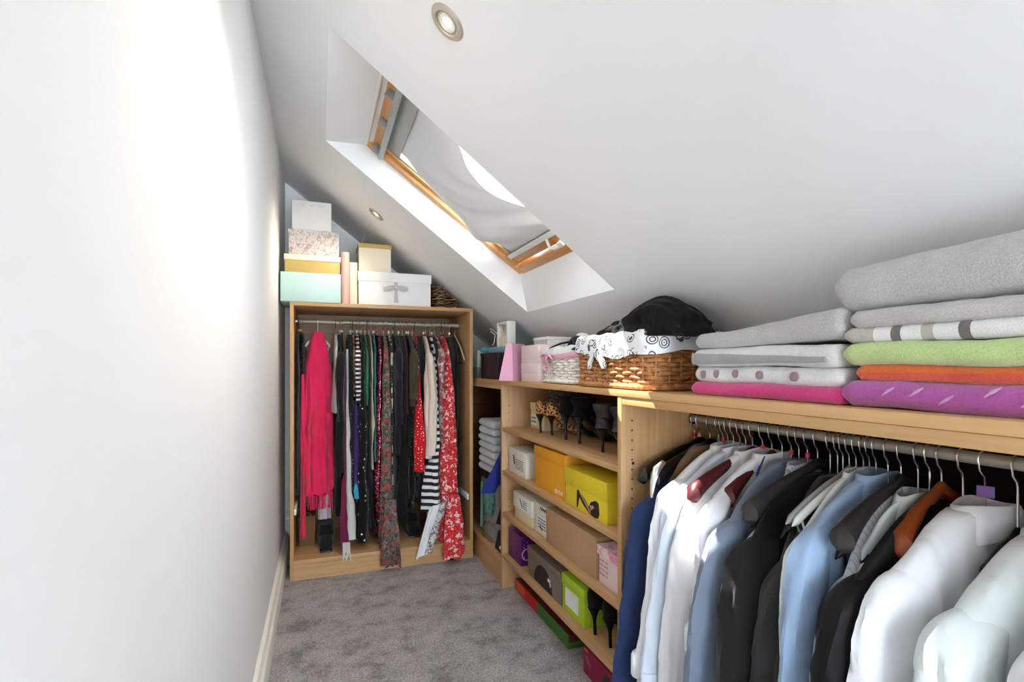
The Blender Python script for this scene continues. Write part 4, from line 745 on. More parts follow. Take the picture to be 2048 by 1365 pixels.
# ---------------------------------------------------------------- shoes
m,nt,b=base('leopard',S(200,140,80),.7,0,.2,.2); v=coords(nt); n=nd(nt,'TexVoronoi',Scale=70.0,feature='F1'); nt.links.new(v,n.inputs['Vector']); n2=nd(nt,'TexNoise',Scale=90.0); nt.links.new(v,n2.inputs['Vector'])
d_=math_(nt,'ADD',n.outputs['Distance'],math_(nt,'MULTIPLY',math_(nt,'SUBTRACT',n2.outputs[0],.5),.5)); nt.links.new(ramp(nt,d_,[(0,S(96,50,26)),(.2,S(36,20,14)),(.42,S(206,148,92))],'CONSTANT'),b.inputs['Base Color'])
plain('black_leather',S(30,29,30),.35,0,.5); cloth('black_suede',S(14,13,14),.1,.3,.05); plain('heel_black',S(18,16,16),.25,0,.6); plain('tan_lining',S(90,66,50),.7)
def pump(x,y,z0,mat,label,group,ang=0.,L=.20,hh=.105,wd_=.036,shaft=0,upper=.058,heelr=.0055,heelmat='heel_black'):
    """heel at (x,y) on the shelf, toe pointing along ang (0 = towards the back of the shelf)"""
    t=thing('high_heel_shoe' if not shaft else 'heeled_ankle_boot',label,'shoe' if not shaft else 'boot',(x,y,z0),group)
    A=Vector((math.cos(ang),math.sin(ang),0)); B=Vector((-math.sin(ang),math.cos(ang),0)); c=Vector((x,y,z0))
    rings=[]; sole=[]; N=26
    for i in range(N+1):
        k=i/N; d=-.022+(L+.022)*k
        zb=hh*(1-min(1,max(0,(k-.12)/.55)))**1.6 if k>.12 else hh; zb=hh*(0.5+.5*math.cos(PI*min(1,max(0,(k-.08)/.62)))); zb=max(zb,.004)
        wv=wd_*(.62+.2*math.sin(PI*min(1,k/.2)/2) if k<.2 else .82-.14*math.sin(PI*(k-.2)/.35) if k<.55 else .82+.12*math.sin(PI*(k-.55)/.5))
        if k>.82: wv*=math.sqrt(max(.01,1-((k-.82)/.18)**2))
        if k<.06: wv*=math.sqrt(max(.05,1-((.06-k)/.06)**2))
        up=upper*(1-.62*min(1,k/.45)) if k<.45 else upper*.38+.004*math.sin(PI*(k-.45)/.55)
        if k>.8: up*=1-.6*((k-.8)/.2)**2
        if k<.04: up*=.8
        r=[]
        for j in range(20):
            f=2*PI*j/20; s_=math.sin(f); r.append(c+A*d+B*(wv*math.copysign(abs(math.cos(f))**.7,math.cos(f)))+Vector((0,0,zb+.003+up*(.5+.5*math.copysign(abs(s_)**.6,s_)))))
        rings.append(r)
    part('upper',MB().loft(rings),mat,t)
    hp=[]
    for i in range(11):
        k=i/10; r_=heelr+(wd_*.55-heelr)*(max(0,(k-.45)/.55))**2; hp.append((c+A*(.004*(1-k))+Vector((0,0,hh*k+.004*(k>.9))),r_))
    part('heel',MB().tube([p for p,_ in hp],[r_ for _,r_ in hp],12),heelmat,t)
    part('opening',MB().loft([[c+A*(.035+.042*math.cos(2*PI*j/18)*q)+B*(wd_*.55*math.sin(2*PI*j/18)*q)+Vector((0,0,hh*.93+upper*.75-.02*math.cos(2*PI*j/18)+dz)) for j in range(18)] for q,dz in ((1.0,-.01),(1.0,.004),(.85,.004),(.8,-.012))]),'tan_lining' if not shaft else mat,t)
    if shaft:
        sr=[]
        for i in range(14):
            k=i/13; z=hh+.01+shaft*k; a=.052-.012*math.sin(PI*min(1,k*1.2))+.006*k; sr.append([c+A*(.022+a*math.cos(2*PI*j/22)*(1+.03*nz(j*.6,z*18,y)))+B*(a*.72*math.sin(2*PI*j/22))+Vector((0,0,z)) for j in range(22)])
        part('shaft',MB().loft(sr),mat,t)
    return t
zs=.8694
pump(1.015,2.365,zs,'leopard','leopard print stiletto whose heel stands next to the cream shoebox','leopard heels',-.12,hh=.09,upper=.075,wd_=.042)
pump(1.03,2.265,zs,'leopard','leopard print stiletto between its twin and the black boots','leopard heels',-.12,hh=.09,upper=.072,wd_=.04)
pump(1.03,2.115,zs,'black_suede','black suede ankle boot standing next to the leopard heels','black suede ankle boots',-.1,hh=.11,upper=.06,shaft=.075,heelr=.007,wd_=.04)
pump(1.03,1.985,zs,'black_suede','black suede ankle boot between its twin and the shiny leather boot','black suede ankle boots',-.1,hh=.11,upper=.06,shaft=.075,heelr=.007,wd_=.04)
pump(1.01,1.755,zs,'black_leather','shiny black leather ankle boot with a tapered heel','black leather ankle boots',-.1,hh=.085,upper=.06,shaft=.09,heelr=.006,wd_=.044)
pump(1.01,1.63,zs,'black_leather','shiny black leather ankle boot pressed against the right side panel','black leather ankle boots',-.1,hh=.085,upper=.06,shaft=.09,heelr=.006,wd_=.044)
pump(.968,1.74,.1882,'black_suede','black suede stiletto pump beside the lime green box','black pumps on the bottom shelf',.0,hh=.10,upper=.085,wd_=.045,heelr=.006,heelmat='black_suede')
pump(.975,1.64,.1882,'black_suede','black suede stiletto pump nearest the shelf side panel','black pumps on the bottom shelf',.0,hh=.10,upper=.085,wd_=.045,heelr=.006,heelmat='black_suede')
def blob(c,r,seed,amp=.2,fr=3.,flat=None,nu=40,nv=26,fold=.0,axis=0):
    mb=MB(); c=Vector(c); rings=[]
    for i in range(nv+1):
        a=PI*i/nv; rings.append([])
        for j in range(nu):
            f=2*PI*j/nu; d=Vector((math.sin(a)*math.cos(f),math.sin(a)*math.sin(f),math.cos(a)))
            s_=1+amp*nz(d.x*fr,d.y*fr,d.z*fr,seed)+amp*.5*nz(d.x*fr*2.3,d.y*fr*2.3,d.z*fr*2.3,seed+3)
            if fold: s_+=fold*abs(math.sin(9*(d.x*.4+d.z)+4*nz(d.x*2,d.y*2,d.z*2,seed)))
            p=Vector((d.x*r[0]*s_,d.y*r[1]*s_,d.z*r[2]*s_))
            if flat is not None and p.z<flat: p.z=flat+ (p.z-flat)*.05
            p=p+c
            lim=cz(p.x)-.008
            if p.z>lim: p.z=lim
            rings[-1].append(p)
    return mb.loft(rings)
cloth('grey_fur',S(96,90,88),.4,.9,.4,120)
solo('fur_accessory',blob((1.2,2.49,1.045),(.08,.1,.042),2,.3,5,-.04),'grey_fur','grey fur accessory lying on the cream shoebox','fur accessory')
# ---------------------------------------------------------------- wicker baskets
def plan_pts(cx,cy,a,b_,n,rc=.055):
    rc=min(rc,a*.8,b_*.8); segs=[((a,-b_+rc),(a,b_-rc)),((a-rc,b_-rc),0),((a-rc,b_),(-a+rc,b_)),((-a+rc,b_-rc),1),((-a,b_-rc),(-a,-b_+rc)),((-a+rc,-b_+rc),2),((-a+rc,-b_),(a-rc,-b_)),((a-rc,-b_+rc),3)]
    dense=[]
    for p,q in segs:
        if isinstance(q,tuple): dense+=[(p[0]+(q[0]-p[0])*k/120,p[1]+(q[1]-p[1])*k/120) for k in range(120)]
        else: dense+=[(p[0]+rc*math.cos(PI/2*(q+k/60)),p[1]+rc*math.sin(PI/2*(q+k/60))) for k in range(60)]
    D=[Vector((cx+x,cy+y,0)) for x,y in dense]; L=[0]
    for k in range(len(D)): L.append(L[-1]+(D[(k+1)%len(D)]-D[k]).length)
    out=[];k=0
    for q in range(n):
        t=L[-1]*q/n
        while L[k+1]<=t: k+=1
        f=(t-L[k])/max(1e-9,L[k+1]-L[k]); out.append(D[k]+(D[(k+1)%len(D)]-D[k])*f)
    return out
def basket(t,cx,cy,a,b_,z0,z1,mat,ns,rows,r,amp,flare=.05,braid=True,sr=.003):
    n=ns*4; mb=MB()
    base_=plan_pts(cx,cy,a,b_,n); C=Vector((cx,cy,0)); nor=[]
    for j in range(n):
        tg=(base_[(j+1)%n]-base_[j-1]).normalized(); nor.append(Vector((tg.y,-tg.x,0)))
    def pt(j,z,off): 
        k=(z-z0)/(z1-z0); p=C+(base_[j%n]-C)*(1-flare*(1-k)); return p+nor[j%n]*off+Vector((0,0,z))
    for q in range(rows):
        z=z0+.012+(z1-z0-.018)*q/(rows-1); path=[pt(j,z+.0016*math.sin(j*.9+q),amp*math.sin(PI*j/4*1+PI*(q%2))) for j in range(n)]
        rings=[]
        for j in range(n):
            rings.append([path[j]+nor[j]*r*math.cos(2*PI*k/6)+Vector((0,0,r*1.05*math.sin(2*PI*k/6))) for k in range(6)])
        rings.append(rings[0]); mb.loft(rings,False,False)
    part('wicker_weave',mb,mat,t,None,True)
    mb=MB()
    for j in range(0,n,4): mb.tube([pt(j+2,z0+.004,0),pt(j+2,(z0+z1)/2,0),pt(j+2,z1,0)],sr,6)
    part('wicker_stakes',mb,mat,t,None,True)
    if braid:
        mb=MB()
        for j in range(0,n,3): mb.tube([pt(j,z0+.016,amp*.4+.002),pt(j+4,z0+.010,amp*.8+.006),pt(j+9,z0+.002+r,amp*.3+.001)],r*1.25,6)
        part('base_braid',mb,mat,t,None,True)
    mb=MB(); inner=[C+(p-C)*(1-flare-.03) for p in base_[::2]]; mb.loft([[p+Vector((0,0,z0+.003)) for p in inner],[p+Vector((0,0,z0+.008)) for p in inner]]); part('floor_board',mb,mat,t)
    return pt,n
m,nt,b=base('wicker_brown',S(176,106,52),.45,0,.5); v=coords(nt); n=nd(nt,'TexNoise',Scale=60.0,Detail=3.0); nt.links.new(v,n.inputs['Vector']); nt.links.new(ramp(nt,n.outputs[0],[(.3,S(140,80,38)),(.7,S(214,152,92))]),b.inputs['Base Color'])
m,nt,b=base('wicker_white',S(236,230,220),.6); v=coords(nt); n=nd(nt,'TexNoise',Scale=50.0,Detail=3.0); nt.links.new(v,n.inputs['Vector']); nt.links.new(ramp(nt,n.outputs[0],[(.3,S(222,214,202)),(.7,S(244,240,232))]),b.inputs['Base Color'])
m,nt,b=base('swirl_lining',S(240,240,240),.85); v=coords(nt); n1=nd(nt,'TexNoise',Scale=18.0); nt.links.new(v,n1.inputs['Vector']); mx=nd(nt,'VectorMath',operation='MULTIPLY_ADD'); nt.links.new(n1.outputs[1],mx.inputs[0]); mx.inputs[1].default_value=(.018,.018,.018); nt.links.new(v,mx.inputs[2])
n=nd(nt,'TexVoronoi',Scale=27.0); nt.links.new(mx.outputs[0],n.inputs['Vector']); d=n.outputs['Distance']
l1=math_(nt,'LESS_THAN',math_(nt,'ABSOLUTE',math_(nt,'SUBTRACT',d,.44)),.042); l2=math_(nt,'LESS_THAN',math_(nt,'ABSOLUTE',math_(nt,'SUBTRACT',d,.25)),.042); l3=math_(nt,'LESS_THAN',d,.11)
ga=nd(nt,'TexNoise',Scale=26.0); nt.links.new(v,ga.inputs['Vector']); gate=math_(nt,'GREATER_THAN',ga.outputs[0],.40)
f=math_(nt,'MULTIPLY',math_(nt,'MAXIMUM',math_(nt,'MAXIMUM',l1,l2),l3),gate); nt.links.new(mixc(nt,f,S(240,240,242),S(78,70,72)),b.inputs['Base Color'])
cloth('pink_satin',S(236,176,196),.1,.1,.1,200,.5); cloth('pink_cloth',S(226,120,164),.15); cloth('black_jersey',S(17,17,18),.3,.4,.03,300,folds=.6); cloth('dark_grey_jersey',S(48,48,50),.2,.3); cloth('cream_cloth',S(238,230,214),.08); cloth('white_cloth',S(236,234,232),.05); cloth('black_blue',S(30,32,48),.3)
bx,by,ba,bb_=1.080,1.588,.140,.2535
t=thing('wicker_basket','large brown wicker basket with a black and white swirl lining','basket',(bx,by,WT))
pt,n=basket(t,bx,by,ba,bb_,WT+.001,1.292,'wicker_brown',33,12,.0066,.0052,.04,True,.0042)
rings=[]
for zz,off in ((1.236,.0165),(1.26,.0185),(1.285,.0175),(1.305,.011),(1.312,.0),(1.305,-.010),(1.27,-.014),(1.15,-.016)):
    rings.append([pt(j,zz+(.010*math.sin(j*.11+1.2)+.004*math.sin(j*.4) if zz<1.24 else .0025*math.sin(j*.7)),off+.0018*math.sin(j*1.1+zz*60)) for j in range(n)])
part('fabric_lining',MB().loft(rings,False,True),'swirl_lining',t)
for (dy,pts) in ((0,[(1.655,1.245),(1.672,1.243),(1.70,1.215),(1.702,1.188),(1.688,1.19),(1.68,1.212),(1.66,1.232)]),(1,[(1.655,1.246),(1.64,1.247),(1.595,1.225),(1.578,1.196),(1.592,1.19),(1.612,1.212),(1.645,1.232)])):
    part('lining_tie',MB().prism(pts,lambda a_,c_,d_:(d_,a_,c_),.919-.004*dy,.927),'swirl_lining',t)
wx,wy,wa,wb=1.06,2.052,.10,.175
t=thing('wicker_basket','small white wicker basket tied with a pink ribbon','basket',(wx,wy,WT))
pt2,n2_=basket(t,wx,wy,wa,wb,WT+.001,1.272,'wicker_white',26,12,.006,.0045,.06,True,.004)
rings=[]
for zz,off in ((1.245,.010),(1.262,.0115),(1.279,.008),(1.282,.0),(1.276,-.01),(1.15,-.012)): rings.append([pt2(j,zz+.004*math.sin(j*.5),off+.0015*math.sin(j*1.3)) for j in range(n2_)])
part('fabric_lining',MB().loft(rings,False,True),'white_cloth',t)
rings=[]
for zz,off in ((1.232,.009),(1.238,.0125),(1.248,.013),(1.254,.0125),(1.25,.008)): rings.append([pt2(j,zz-.006*math.sin(j*.12),off) for j in range(n2_)])
part('ribbon',MB().loft(rings,False,False),'pink_satin',t)
xf=.945
for sgn in (-1,1):
    part('bow_loop',MB().tube([(xf,2.10,1.243),(xf-.012,2.10+sgn*.02,1.252),(xf-.016,2.10+sgn*.042,1.246),(xf-.012,2.10+sgn*.045,1.232),(xf-.006,2.10+sgn*.02,1.236),(xf,2.10,1.243)],[.005,.008,.011,.010,.008,.005],8,True,.5),'pink_satin',t)
part('bow_tail',MB().sheet(lambda u,v:(xf-.012-.006*math.sin(7*u),2.09+.02*v-.02*u,1.24-.075*u),14,4,.002),'pink_satin',t); part('bow_tail',MB().sheet(lambda u,v:(xf-.012-.006*math.sin(6*u+1),2.115+.02*v+.012*u,1.24-.055*u),14,4,.002),'pink_satin',t)
# clothes heaped in the baskets
GC='clothes heaped in the baskets'
def roll_heap(cx,cy,rx,ry,zb,h,seed,nr=16,rr=(.012,.022),vox=.0055):
    """crumpled cloth: mound plus overlapping fold rolls, fused into one skin"""
    r4=random.Random(seed); mb=MB()
    def surf(x,y):
        q=((x-cx)/rx)**2+((y-cy)/ry)**2; return zb+h*max(0,1-q**.75)
    def lim(p,r): return Vector((p[0],p[1],max(zb-.01,min(p[2],cz(p[0])-r*1.5-.004))))
    N=18; mb.loft([[lim((cx+rx*.94*math.sin(PI*i/N)*math.cos(2*PI*k/24),cy+ry*.94*math.sin(PI*i/N)*math.sin(2*PI*k/24),zb-.02+max(0,h*.74*math.cos(PI*i/N)) if i<=N/2 else zb-.02),.004) for k in range(24)] for i in range(N+1)])
    for k in range(nr):
        a=r4.uniform(0,2*PI); sp=r4.uniform(-.75,.75); dr=r4.choice((.25,.4,2.9,1.2,.1)); L=r4.uniform(.5,.95); pts=[];rs=[]
        R0=r4.uniform(*rr)
        for i in range(13):
            u=-L+2*L*i/12; x=cx+rx*(.8*sp*math.cos(dr)+ .8*u*math.sin(dr)*.9+.12*math.sin(3*u+a)); y=cy+ry*(.8*sp*math.sin(dr)*.6+.86*u*math.cos(dr)+.1*math.sin(2.3*u+a))
            r=R0*(1-.55*abs(u/L)**2.5); p=lim((x,y,surf(x,y)-.012+R0*.5+.004*math.sin(5*u+a)),r); pts.append(p); rs.append(r)
        mb.tube(pts,rs,8)
    me=bpy.data.meshes.new('h'); me.from_pydata([Vector(p) for p in mb.v],[],mb.f); bm=bmesh.new(); bm.from_mesh(me); bmesh.ops.recalc_face_normals(bm,faces=bm.faces[:]); bm.to_mesh(me); bm.free(); o=bpy.data.objects.new('h',me); COL.objects.link(o)
    md=o.modifiers.new('r','REMESH'); md.mode='VOXEL'; md.voxel_size=vox; sm=o.modifiers.new('s','SMOOTH'); sm.factor=.5; sm.iterations=3
    ev=o.evaluated_get(bpy.context.evaluated_depsgraph_get()); m2=ev.to_mesh(); out=MB(); out.add([tuple(v_.co) for v_ in m2.vertices],[tuple(p.vertices) for p in m2.polygons]); ev.to_mesh_clear(); bpy.data.objects.remove(o); bpy.data.meshes.remove(me); return out
solo('garment_heap',roll_heap(1.035,1.43,.115,.255,1.30,.105,4,26,(.013,.026)),'black_jersey','heap of black clothes spilling over the swirl-lined basket','clothing',GC,True,80)
solo('garment',roll_heap(1.0,1.63,.07,.115,1.305,.05,9,10,(.008,.014)),'black_jersey','black top with white edging at the end of the basket heap','clothing',GC,True,80)
solo('garment',roll_heap(.975,1.555,.04,.10,1.295,.022,7,6,(.006,.010)),'dark_grey_jersey','dark grey top folded under the black heap in the swirl-lined basket','clothing',GC,True,80)
solo('garment',roll_heap(1.02,1.77,.06,.055,1.298,.035,5,7,(.008,.012)),'pink_cloth','pink garment in the swirl-lined basket','clothing',GC)
solo('garment',roll_heap(.975,1.705,.035,.06,1.298,.02,6,5,(.006,.010)),'pink_satin','pale pink garment beside the pink one in the swirl-lined basket','clothing',GC)
solo('garment',roll_heap(1.06,2.03,.07,.13,1.272,.06,12,10,(.010,.018)),'cream_cloth','cream cloth heaped in the white basket','clothing',GC)
solo('garment',roll_heap(.99,1.92,.045,.07,1.272,.045,14,7,(.008,.014)),'black_blue','black cloth with a blue sheen spilling out of the white basket','clothing',GC)
solo('strap',MB().tube([(.985,1.97,1.30),(.965,2.02,1.295),(.95,2.07,1.283),(.945,2.10,1.277)],[.012,.009,.006,.003],8,True,.4),'black_jersey','pointed black strap lying across the rim of the white basket','strap',GC)
# ---------------------------------------------------------------- towels
def terry(name,c,var=.1):
    m,nt,b=base(name,c,1,0,.1,.5); v=coords(nt); n=nd(nt,'TexNoise',Scale=240.0,Detail=3.0,Roughness=.7); nt.links.new(v,n.inputs['Vector']); n2=nd(nt,'TexNoise',Scale=14.0,Detail=3.0); nt.links.new(v,n2.inputs['Vector'])
    f=math_(nt,'ADD',math_(nt,'MULTIPLY',n.outputs[0],.6),math_(nt,'MULTIPLY',n2.outputs[0],.4)); nt.links.new(ramp(nt,f,[(.35,dk(c,1-var*2)),(.62,c)]),b.inputs['Base Color']); bump(nt,b,n.outputs[0],.8,.003); return nt,b
for nm,c in dict(t_pink=S(228,62,140),t_white=S(236,233,231),t_grey=S(198,194,192),t_mid=S(170,168,168),t_green=S(202,222,150),t_orange=S(236,112,44),t_coral=S(226,92,70),t_purple=S(186,92,168),t_beige=S(196,186,176),t_dots=S(160,128,146),t_warm=S(204,197,194),t_lilac=S(214,160,204),t_taupe=S(128,116,108)).items(): terry(nm,c)
nt,b=terry('t_band',S(238,236,234)); sp=nd(nt,'SeparateXYZ'); nt.links.new(coords(nt),sp.inputs[0])
f=math_(nt,'DIVIDE',math_(nt,'ADD',sp.outputs[1],.27),.54); W_=S(238,236,234); D_=S(120,112,106); E_=S(192,184,174)
nt.links.new(ramp(nt,f,[(0,W_),(.60,D_),(.63,W_),(.70,E_),(.735,W_),(.80,D_),(.83,W_),(.89,E_)],'CONSTANT'),b.inputs['Base Color'])
def towel_mesh(x0,x1,y0,y1,z0,z1,seed,dz0=0,dz1=0,layers=2,wob=.004,ny=46):
    """folded cloth: folded edge towards -x, open layers at the back; dz0/dz1 lift the ends"""
    h=z1-z0; g=.0035; prof=[]; r=h/2; nf=9
    for i in range(8): prof.append((x1-(x1-x0-r)*i/8,h))
    for i in range(nf+1): a=PI/2+PI*i/nf; prof.append((x0+r+r*math.cos(a),h/2+h/2*math.sin(a)))
    for i in range(1,9): prof.append((x0+r+(x1-x0-r)*i/8,0))
    for k in range(1,layers):
        zz=h*k/layers; d=x0+r*1.3+.01*(k%2)
        prof+=[(x1,zz-g/2),(d+.02,zz-g/2),(d,zz),(d+.02,zz+g/2),(x1,zz+g/2)]
    rings=[]
    for i in range(ny+1):
        k=i/ny; y=y0+(y1-y0)*k; e=min(k,1-k)*(y1-y0)/.018; sc_=1 if e>=1 else .62+.38*math.sqrt(max(0,1-(1-e)**2)); lift=dz0*(1-k)**1.5+dz1*k**1.5
        ring=[]
        for (x,z) in prof:
            zz=z0+h/2+(z-h/2)*sc_+lift*(.3+.7*z/h)+wob*nz(y*7,x*5,z0*9+seed)+.0015*nz(y*40,z*60,seed)
            xx=x+(x0+.1-x)*(1-sc_)*.15+wob*1.5*nz(y*6,z*18+3,seed)*(1 if x<x0+.05 else .2)
            lim=cz(xx)-.004
            ring.append((xx,y,min(zz,lim)))
        rings.append(ring)
    return MB().loft(rings)
TG='folded towels on the worktop'
def towel(x0,x1,y0,y1,z0,z1,mat,label,seed,**k): return solo('towel',towel_mesh(x0,x1,y0,y1,z0,z1,seed,**k),mat,label,'towel',TG,True,60)
towel(.955,1.36,.735,1.185,WT,1.158,'t_pink','bright pink towel at the bottom of the stack beside the brown basket',1)
o=towel(.96,1.33,.74,1.175,1.157,1.199,'t_white','white towel with a row of mauve dots resting on the bright pink towel',2,layers=3)
for y_ in (1.135,1.085,1.02,.945,.85): part('dot',MB().lathe([(.0105,-.006),(.0105,.0035),(.009,.0042),(.0001,.0045)],(.9625,y_,1.178+.002*math.sin(y_*20)),(-1,0,0),18),'t_dots',o)
o=towel(.957,1.30,.745,1.18,1.198,1.246,'t_white','white towel with a broad grey stripe above the dotted towel',3,layers=2)
part('grey_stripe',MB().sheet(lambda u,v:(.9535+.010*(abs(2*(.2+.6*v)-1))**2,1.172-.40*u,1.204+.030*(v)*(1-.7*u)+.004*u+.003*nz(u*3,0,1)),30,6,.003),'t_mid',o)
towel(.962,1.26,.74,1.175,1.244,1.285,'t_grey','light grey towel topping the shorter stack beside the brown basket',4,dz0=.035)
towel(.95,1.36,.20,.735,WT,1.172,'t_purple','purple towel with pale streaks at the bottom of the taller stack',5)
towel(.962,1.33,.21,.715,1.171,1.203,'t_orange','orange and coral towel lying on the purple towel',6)
towel(.953,1.30,.20,.735,1.200,1.243,'t_green','pale green towel between the orange one and the banded one',7,layers=2)
towel(.962,1.25,.20,.74,1.242,1.273,'t_band','white towel with grey and beige bands on the pale green towel',8)
towel(.957,1.21,.21,.725,1.272,1.306,'t_warm','thin warm grey towel under the thick top towel',9,layers=3)
towel(.955,1.12,.19,.755,1.304,1.395,'t_grey','thick light grey towel crowning the taller stack',10,dz0=.03)
o=bpy.data.objects['towel.004']
r5=random.Random(3)
for k in range(9):
    y_=.66-.05*k+r5.uniform(-.01,.01); z_=1.135+.02*r5.random(); part('pale_streak',MB().tube([(.9495,y_,z_),(.948,y_-.012,z_+.009),(.9495,y_-.022,z_+.016)],[.001,.003,.001],6),'t_lilac',o)
o=bpy.data.objects['towel.005']; part('coral_band',MB().sheet(lambda u,v:(.9605+.0012+.010*(abs(2*(.1+.4*v)-1))**3,.705-.48*u,1.1745+.013*v+.003*nz(u*4,0,2)),30,5,.003),'t_coral',o)
# ---------------------------------------------------------------- small things on the far end of the worktop
card('pale_teal_card',S(186,214,206)); card('plum_card',S(44,32,40),.35); card('sky_card',S(140,186,210)); card('pink_bag',S(244,180,210),.5); card('blush_card',S(240,218,216)); card('aqua_tissue',S(110,184,206)); card('grey_card',S(150,150,148)); stripes('barcode_stripe',S(240,238,236),S(30,28,28),.012,1,.55)
GW='gift boxes at the far end of the worktop'
lidbox('gift_box','pale teal lidded box half hidden by the wardrobe side','box',.945,1.06,3.22,3.45,WT,1.235,.045,'grey_card','pale_teal_card',GW)
lidbox('gift_box','small white box on the pale teal box','box',.955,1.05,3.25,3.42,1.2355,1.298,0,'white_card','white_card',GW)
lidbox('gift_box','dark plum box standing between pale teal box and pink bag','box',.932,.975,2.77,3.11,WT,1.275,.012,'plum_card','plum_card',GW)
t=lidbox('gift_box','sky blue gift box behind the pink bag','box',.985,1.205,2.735,3.19,WT,1.312,.03,'sky_card','sky_card',GW); part('tissue',blob((.972,3.15,1.297),(.02,.04,.018),4,.3,4),'aqua_tissue',t)
t=thing('keepsake_box','white open-fronted keepsake box with ribbon standing on the sky blue box','keepsake box',(1.01,2.86,1.312))
part('side',MB().box(.985,1.035,2.76,2.785,1.312,1.452,.001),'white_card',t); part('side',MB().box(.985,1.035,2.925,2.945,1.312,1.452,.001),'white_card',t); part('back',MB().box(1.028,1.034,2.785,2.925,1.312,1.44,.001),'cream_card',t); part('top',MB().box(.985,1.03,2.785,2.925,1.437,1.452,.001),'white_card',t)
for k in range(3): part('bottle',MB().lathe([(.0001,0),(.016,0),(.016,.05),(.006,.066),(.006,.09),(.0001,.091)],(1.003,2.81+.042*k,1.3125),(0,0,1),16),'cream_card',t)
part('ribbon_loop',MB().tube([(.985,2.94,1.39),(.975,2.99,1.415),(.972,3.03,1.425),(.974,3.02,1.405),(.98,2.96,1.385),(.978,2.97,1.34),(.976,3.0,1.325)],.0025,6),'white_card',t)
# pink paper gift bag: tapered body with side fold and ribbon handle, turned to face the aisle
t=thing('gift_bag','pale pink paper gift bag with a ribbon handle','bag',(.965,2.6,WT)); M=Matrix.Translation((.975,2.60,WT))@Matrix.Rotation(-.95,4,'Z')
def bagp(x_,y_,z_): return M@Vector((x_,y_,z_))
hb_=[(-.045,-.09),(-.045,.09),(.045,.09),(.045,-.09)]; ht_=[(-.018,-.06),(-.018,.06),(.018,.06),(.018,-.06)]
part('body',MB().loft([[bagp(a_,b__,0) for a_,b__ in hb_],[bagp(a_,b__,.195) for a_,b__ in ht_]]),'pink_bag',t,None,False,False)
part('handle',MB().tube([bagp(-.018,.045,.19),bagp(-.05,.06,.15),bagp(-.075,.07,.09),bagp(-.085,.078,.07),bagp(-.07,.074,.09),bagp(-.04,.066,.14)],.004,6,True,.4),'pink_bag',t)
t=lidbox('gift_box','blush pink box under another, beside the white basket','box',.955,1.14,2.245,2.47,WT,1.212,.05,'blush_card','blush_card',GW,.002)
t=lidbox('gift_box','blush pink box stacked on its twin','box',.957,1.14,2.245,2.47,1.2125,1.30,0,'blush_card','blush_card',GW)
lidbox('gift_box','white box with a black bar-striped band on the blush pink boxes','box',1.0,1.13,2.25,2.42,1.3005,1.338,.014,'barcode_stripe','white_card',GW)
# ---------------------------------------------------------------- contents of the corner closet
GK='clothes in the corner closet'
cloth('royal_blue',S(40,52,130),.15); cloth('pale_blue_cloth',S(150,164,184),.15); cloth('knit_grey',S(196,202,204),.12,.8,.2,160); cloth('sea_green',S(92,150,136),.2); cloth('mid_grey_cloth',S(150,148,146),.15)
for i,(y_,mt,hz,lb,sh) in enumerate(((2.83,'royal_blue',.52,'royal blue top hanging at the closet edge beside the shelf unit',.215),(2.79,'deep_black',.31,'black trousers hanging below the royal blue top',.2),(2.98,'pale_blue_cloth',.62,'pale blue shirt hanging above the grey knitwear stack',.165),(3.05,'dark_navy',.5,'dark navy jacket beside the pale blue shirt in the closet',.165),(3.13,'deep_black',.45,'black jacket deep in the corner closet',.165),(3.3,'charcoal_wool',.4,'charcoal coat at the back of the corner closet',.165),(3.5,'deep_black',.4,'black coat against the far wall in the corner closet',.165))):
    gt=garment('hanging_garment',lb,'clothing',1.29,y_,1.0,PI,mt,hz,sh=sh,hem=sh-.01,b0=.014,b1=.025,group=GK,seed=80+i,sleeves=.35 if i==0 else None,lean=(.16,.17)[i] if i<2 else 0,r0=.045)
    ht=hanger(1.29,y_,1.0,PI,'slim','slim hanger in the corner closet carrying the '+' '.join(lb.split()[:4]),'hangers in the corner closet','black_plastic' if i%2 else 'maple_hanger',.15,.09,neck=.085); on_rail('closet',y_,0,gt,ht)
squeeze('closet',1,1.29,P1+.0135,FAR-.031,1.467)
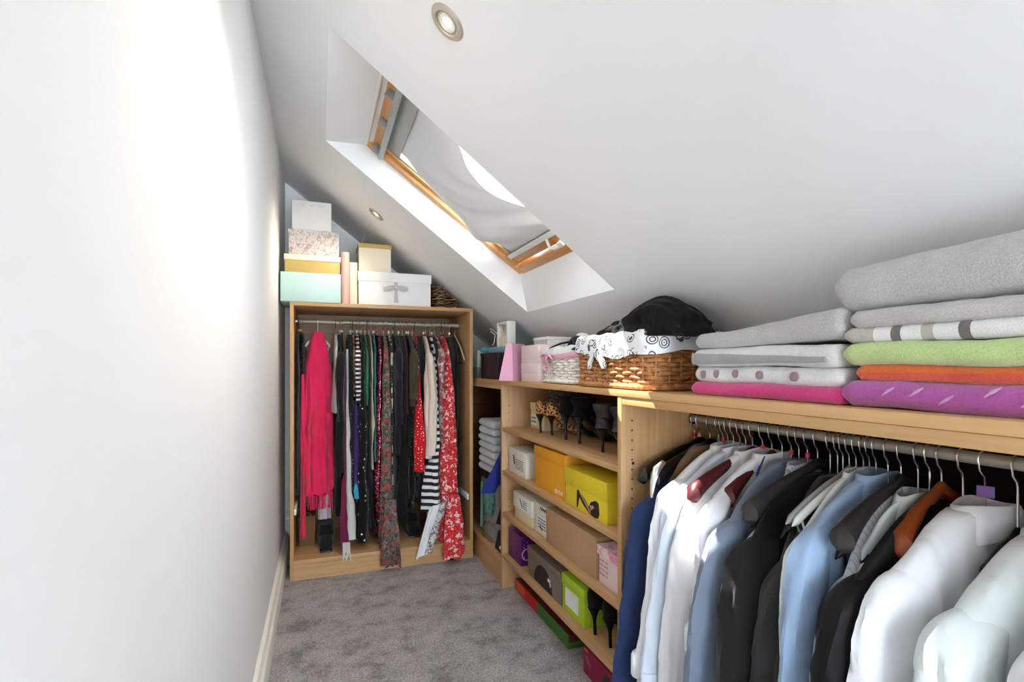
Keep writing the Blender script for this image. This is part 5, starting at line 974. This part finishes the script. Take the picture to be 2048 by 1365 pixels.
for k in range(7):
    solo('folded_knitwear',towel_mesh(.94,1.10,2.892,3.18,.556+.045*k,.601+.045*k,30+k,wob=.003),'knit_grey','pale grey folded knitwear, '+['bottom layer','second layer up','third layer up','middle layer of the upper half','third layer down','second layer down','top layer'][k]+' of the closet stack','clothing','knitwear stack in the closet',True,60)
solo('storage_bag',MB().box(.955,1.10,2.89,3.2,.502,.557,.012,None,3),'black_jersey','flat black bag under the grey knitwear stack','bag')
solo('storage_tub',MB().box(.965,1.10,2.89,3.22,.1525,.503,.02,None,3),'mid_grey_cloth','grey fabric storage tub on the closet base under the flat black bag','storage tub')
solo('garment',blob((.952,2.99,.40),(.022,.085,.09),21,.3,3),'sea_green','crumpled sea green cloth draped down the grey storage tub','clothing',GK)
solo('garment',MB().sheet(lambda u,v:(.948-.008*math.sin(5*v)-.01*u,3.1-.02*u+.05*v,.48-.27*u),16,8,.004),'sea_green','sea green strip of cloth trailing towards the closet base','clothing',GK)
def chain(pts,name,label):
    t=thing(name,label,'necklace',pts[0]); mb=MB()
    for i in range(len(pts)-1):
        a,b__=Vector(pts[i]),Vector(pts[i+1]); nseg=max(1,int((b__-a).length/.016))
        for k in range(nseg):
            c=a+(b__-a)*(k+.5)/nseg; dr=(b__-a).normalized(); up=Vector((0,0,1)) if k%2 else Vector((1,0,.2)); sd=dr.cross(up).normalized()
            mb.tube([c+dr*.010*math.cos(2*PI*q/10)+sd*.006*math.sin(2*PI*q/10) for q in range(11)],.0024,5,False)
    part('links',mb,'chrome',t,None,True)
chain([(.957,3.02,.26),(.956,2.95,.252),(.957,2.92,.262),(.958,2.90,.275)],'chain_belt','silver chain belt lying over the grey storage tub front')
chain([(.945,3.12,.165),(.942,3.05,.158),(.948,2.99,.16),(.95,2.93,.16)],'chain_necklace','silver chain on the oak base of the corner closet')
t=thing('handbag','small black handbag with a white bow on the closet base','handbag',(.965,2.78,.152)); part('body',MB().prism([(2.71,.153),(2.86,.153),(2.80,.27),(2.72,.295)],lambda a_,c_,d_:(d_,a_,c_),.945,1.02),'black_suede',t)
part('bow',MB().prism([(2.705,.185),(2.76,.178),(2.765,.19),(2.72,.215),(2.70,.24),(2.695,.20)],lambda a_,c_,d_:(d_,a_,c_),.938,.9445),'white_cloth',t)
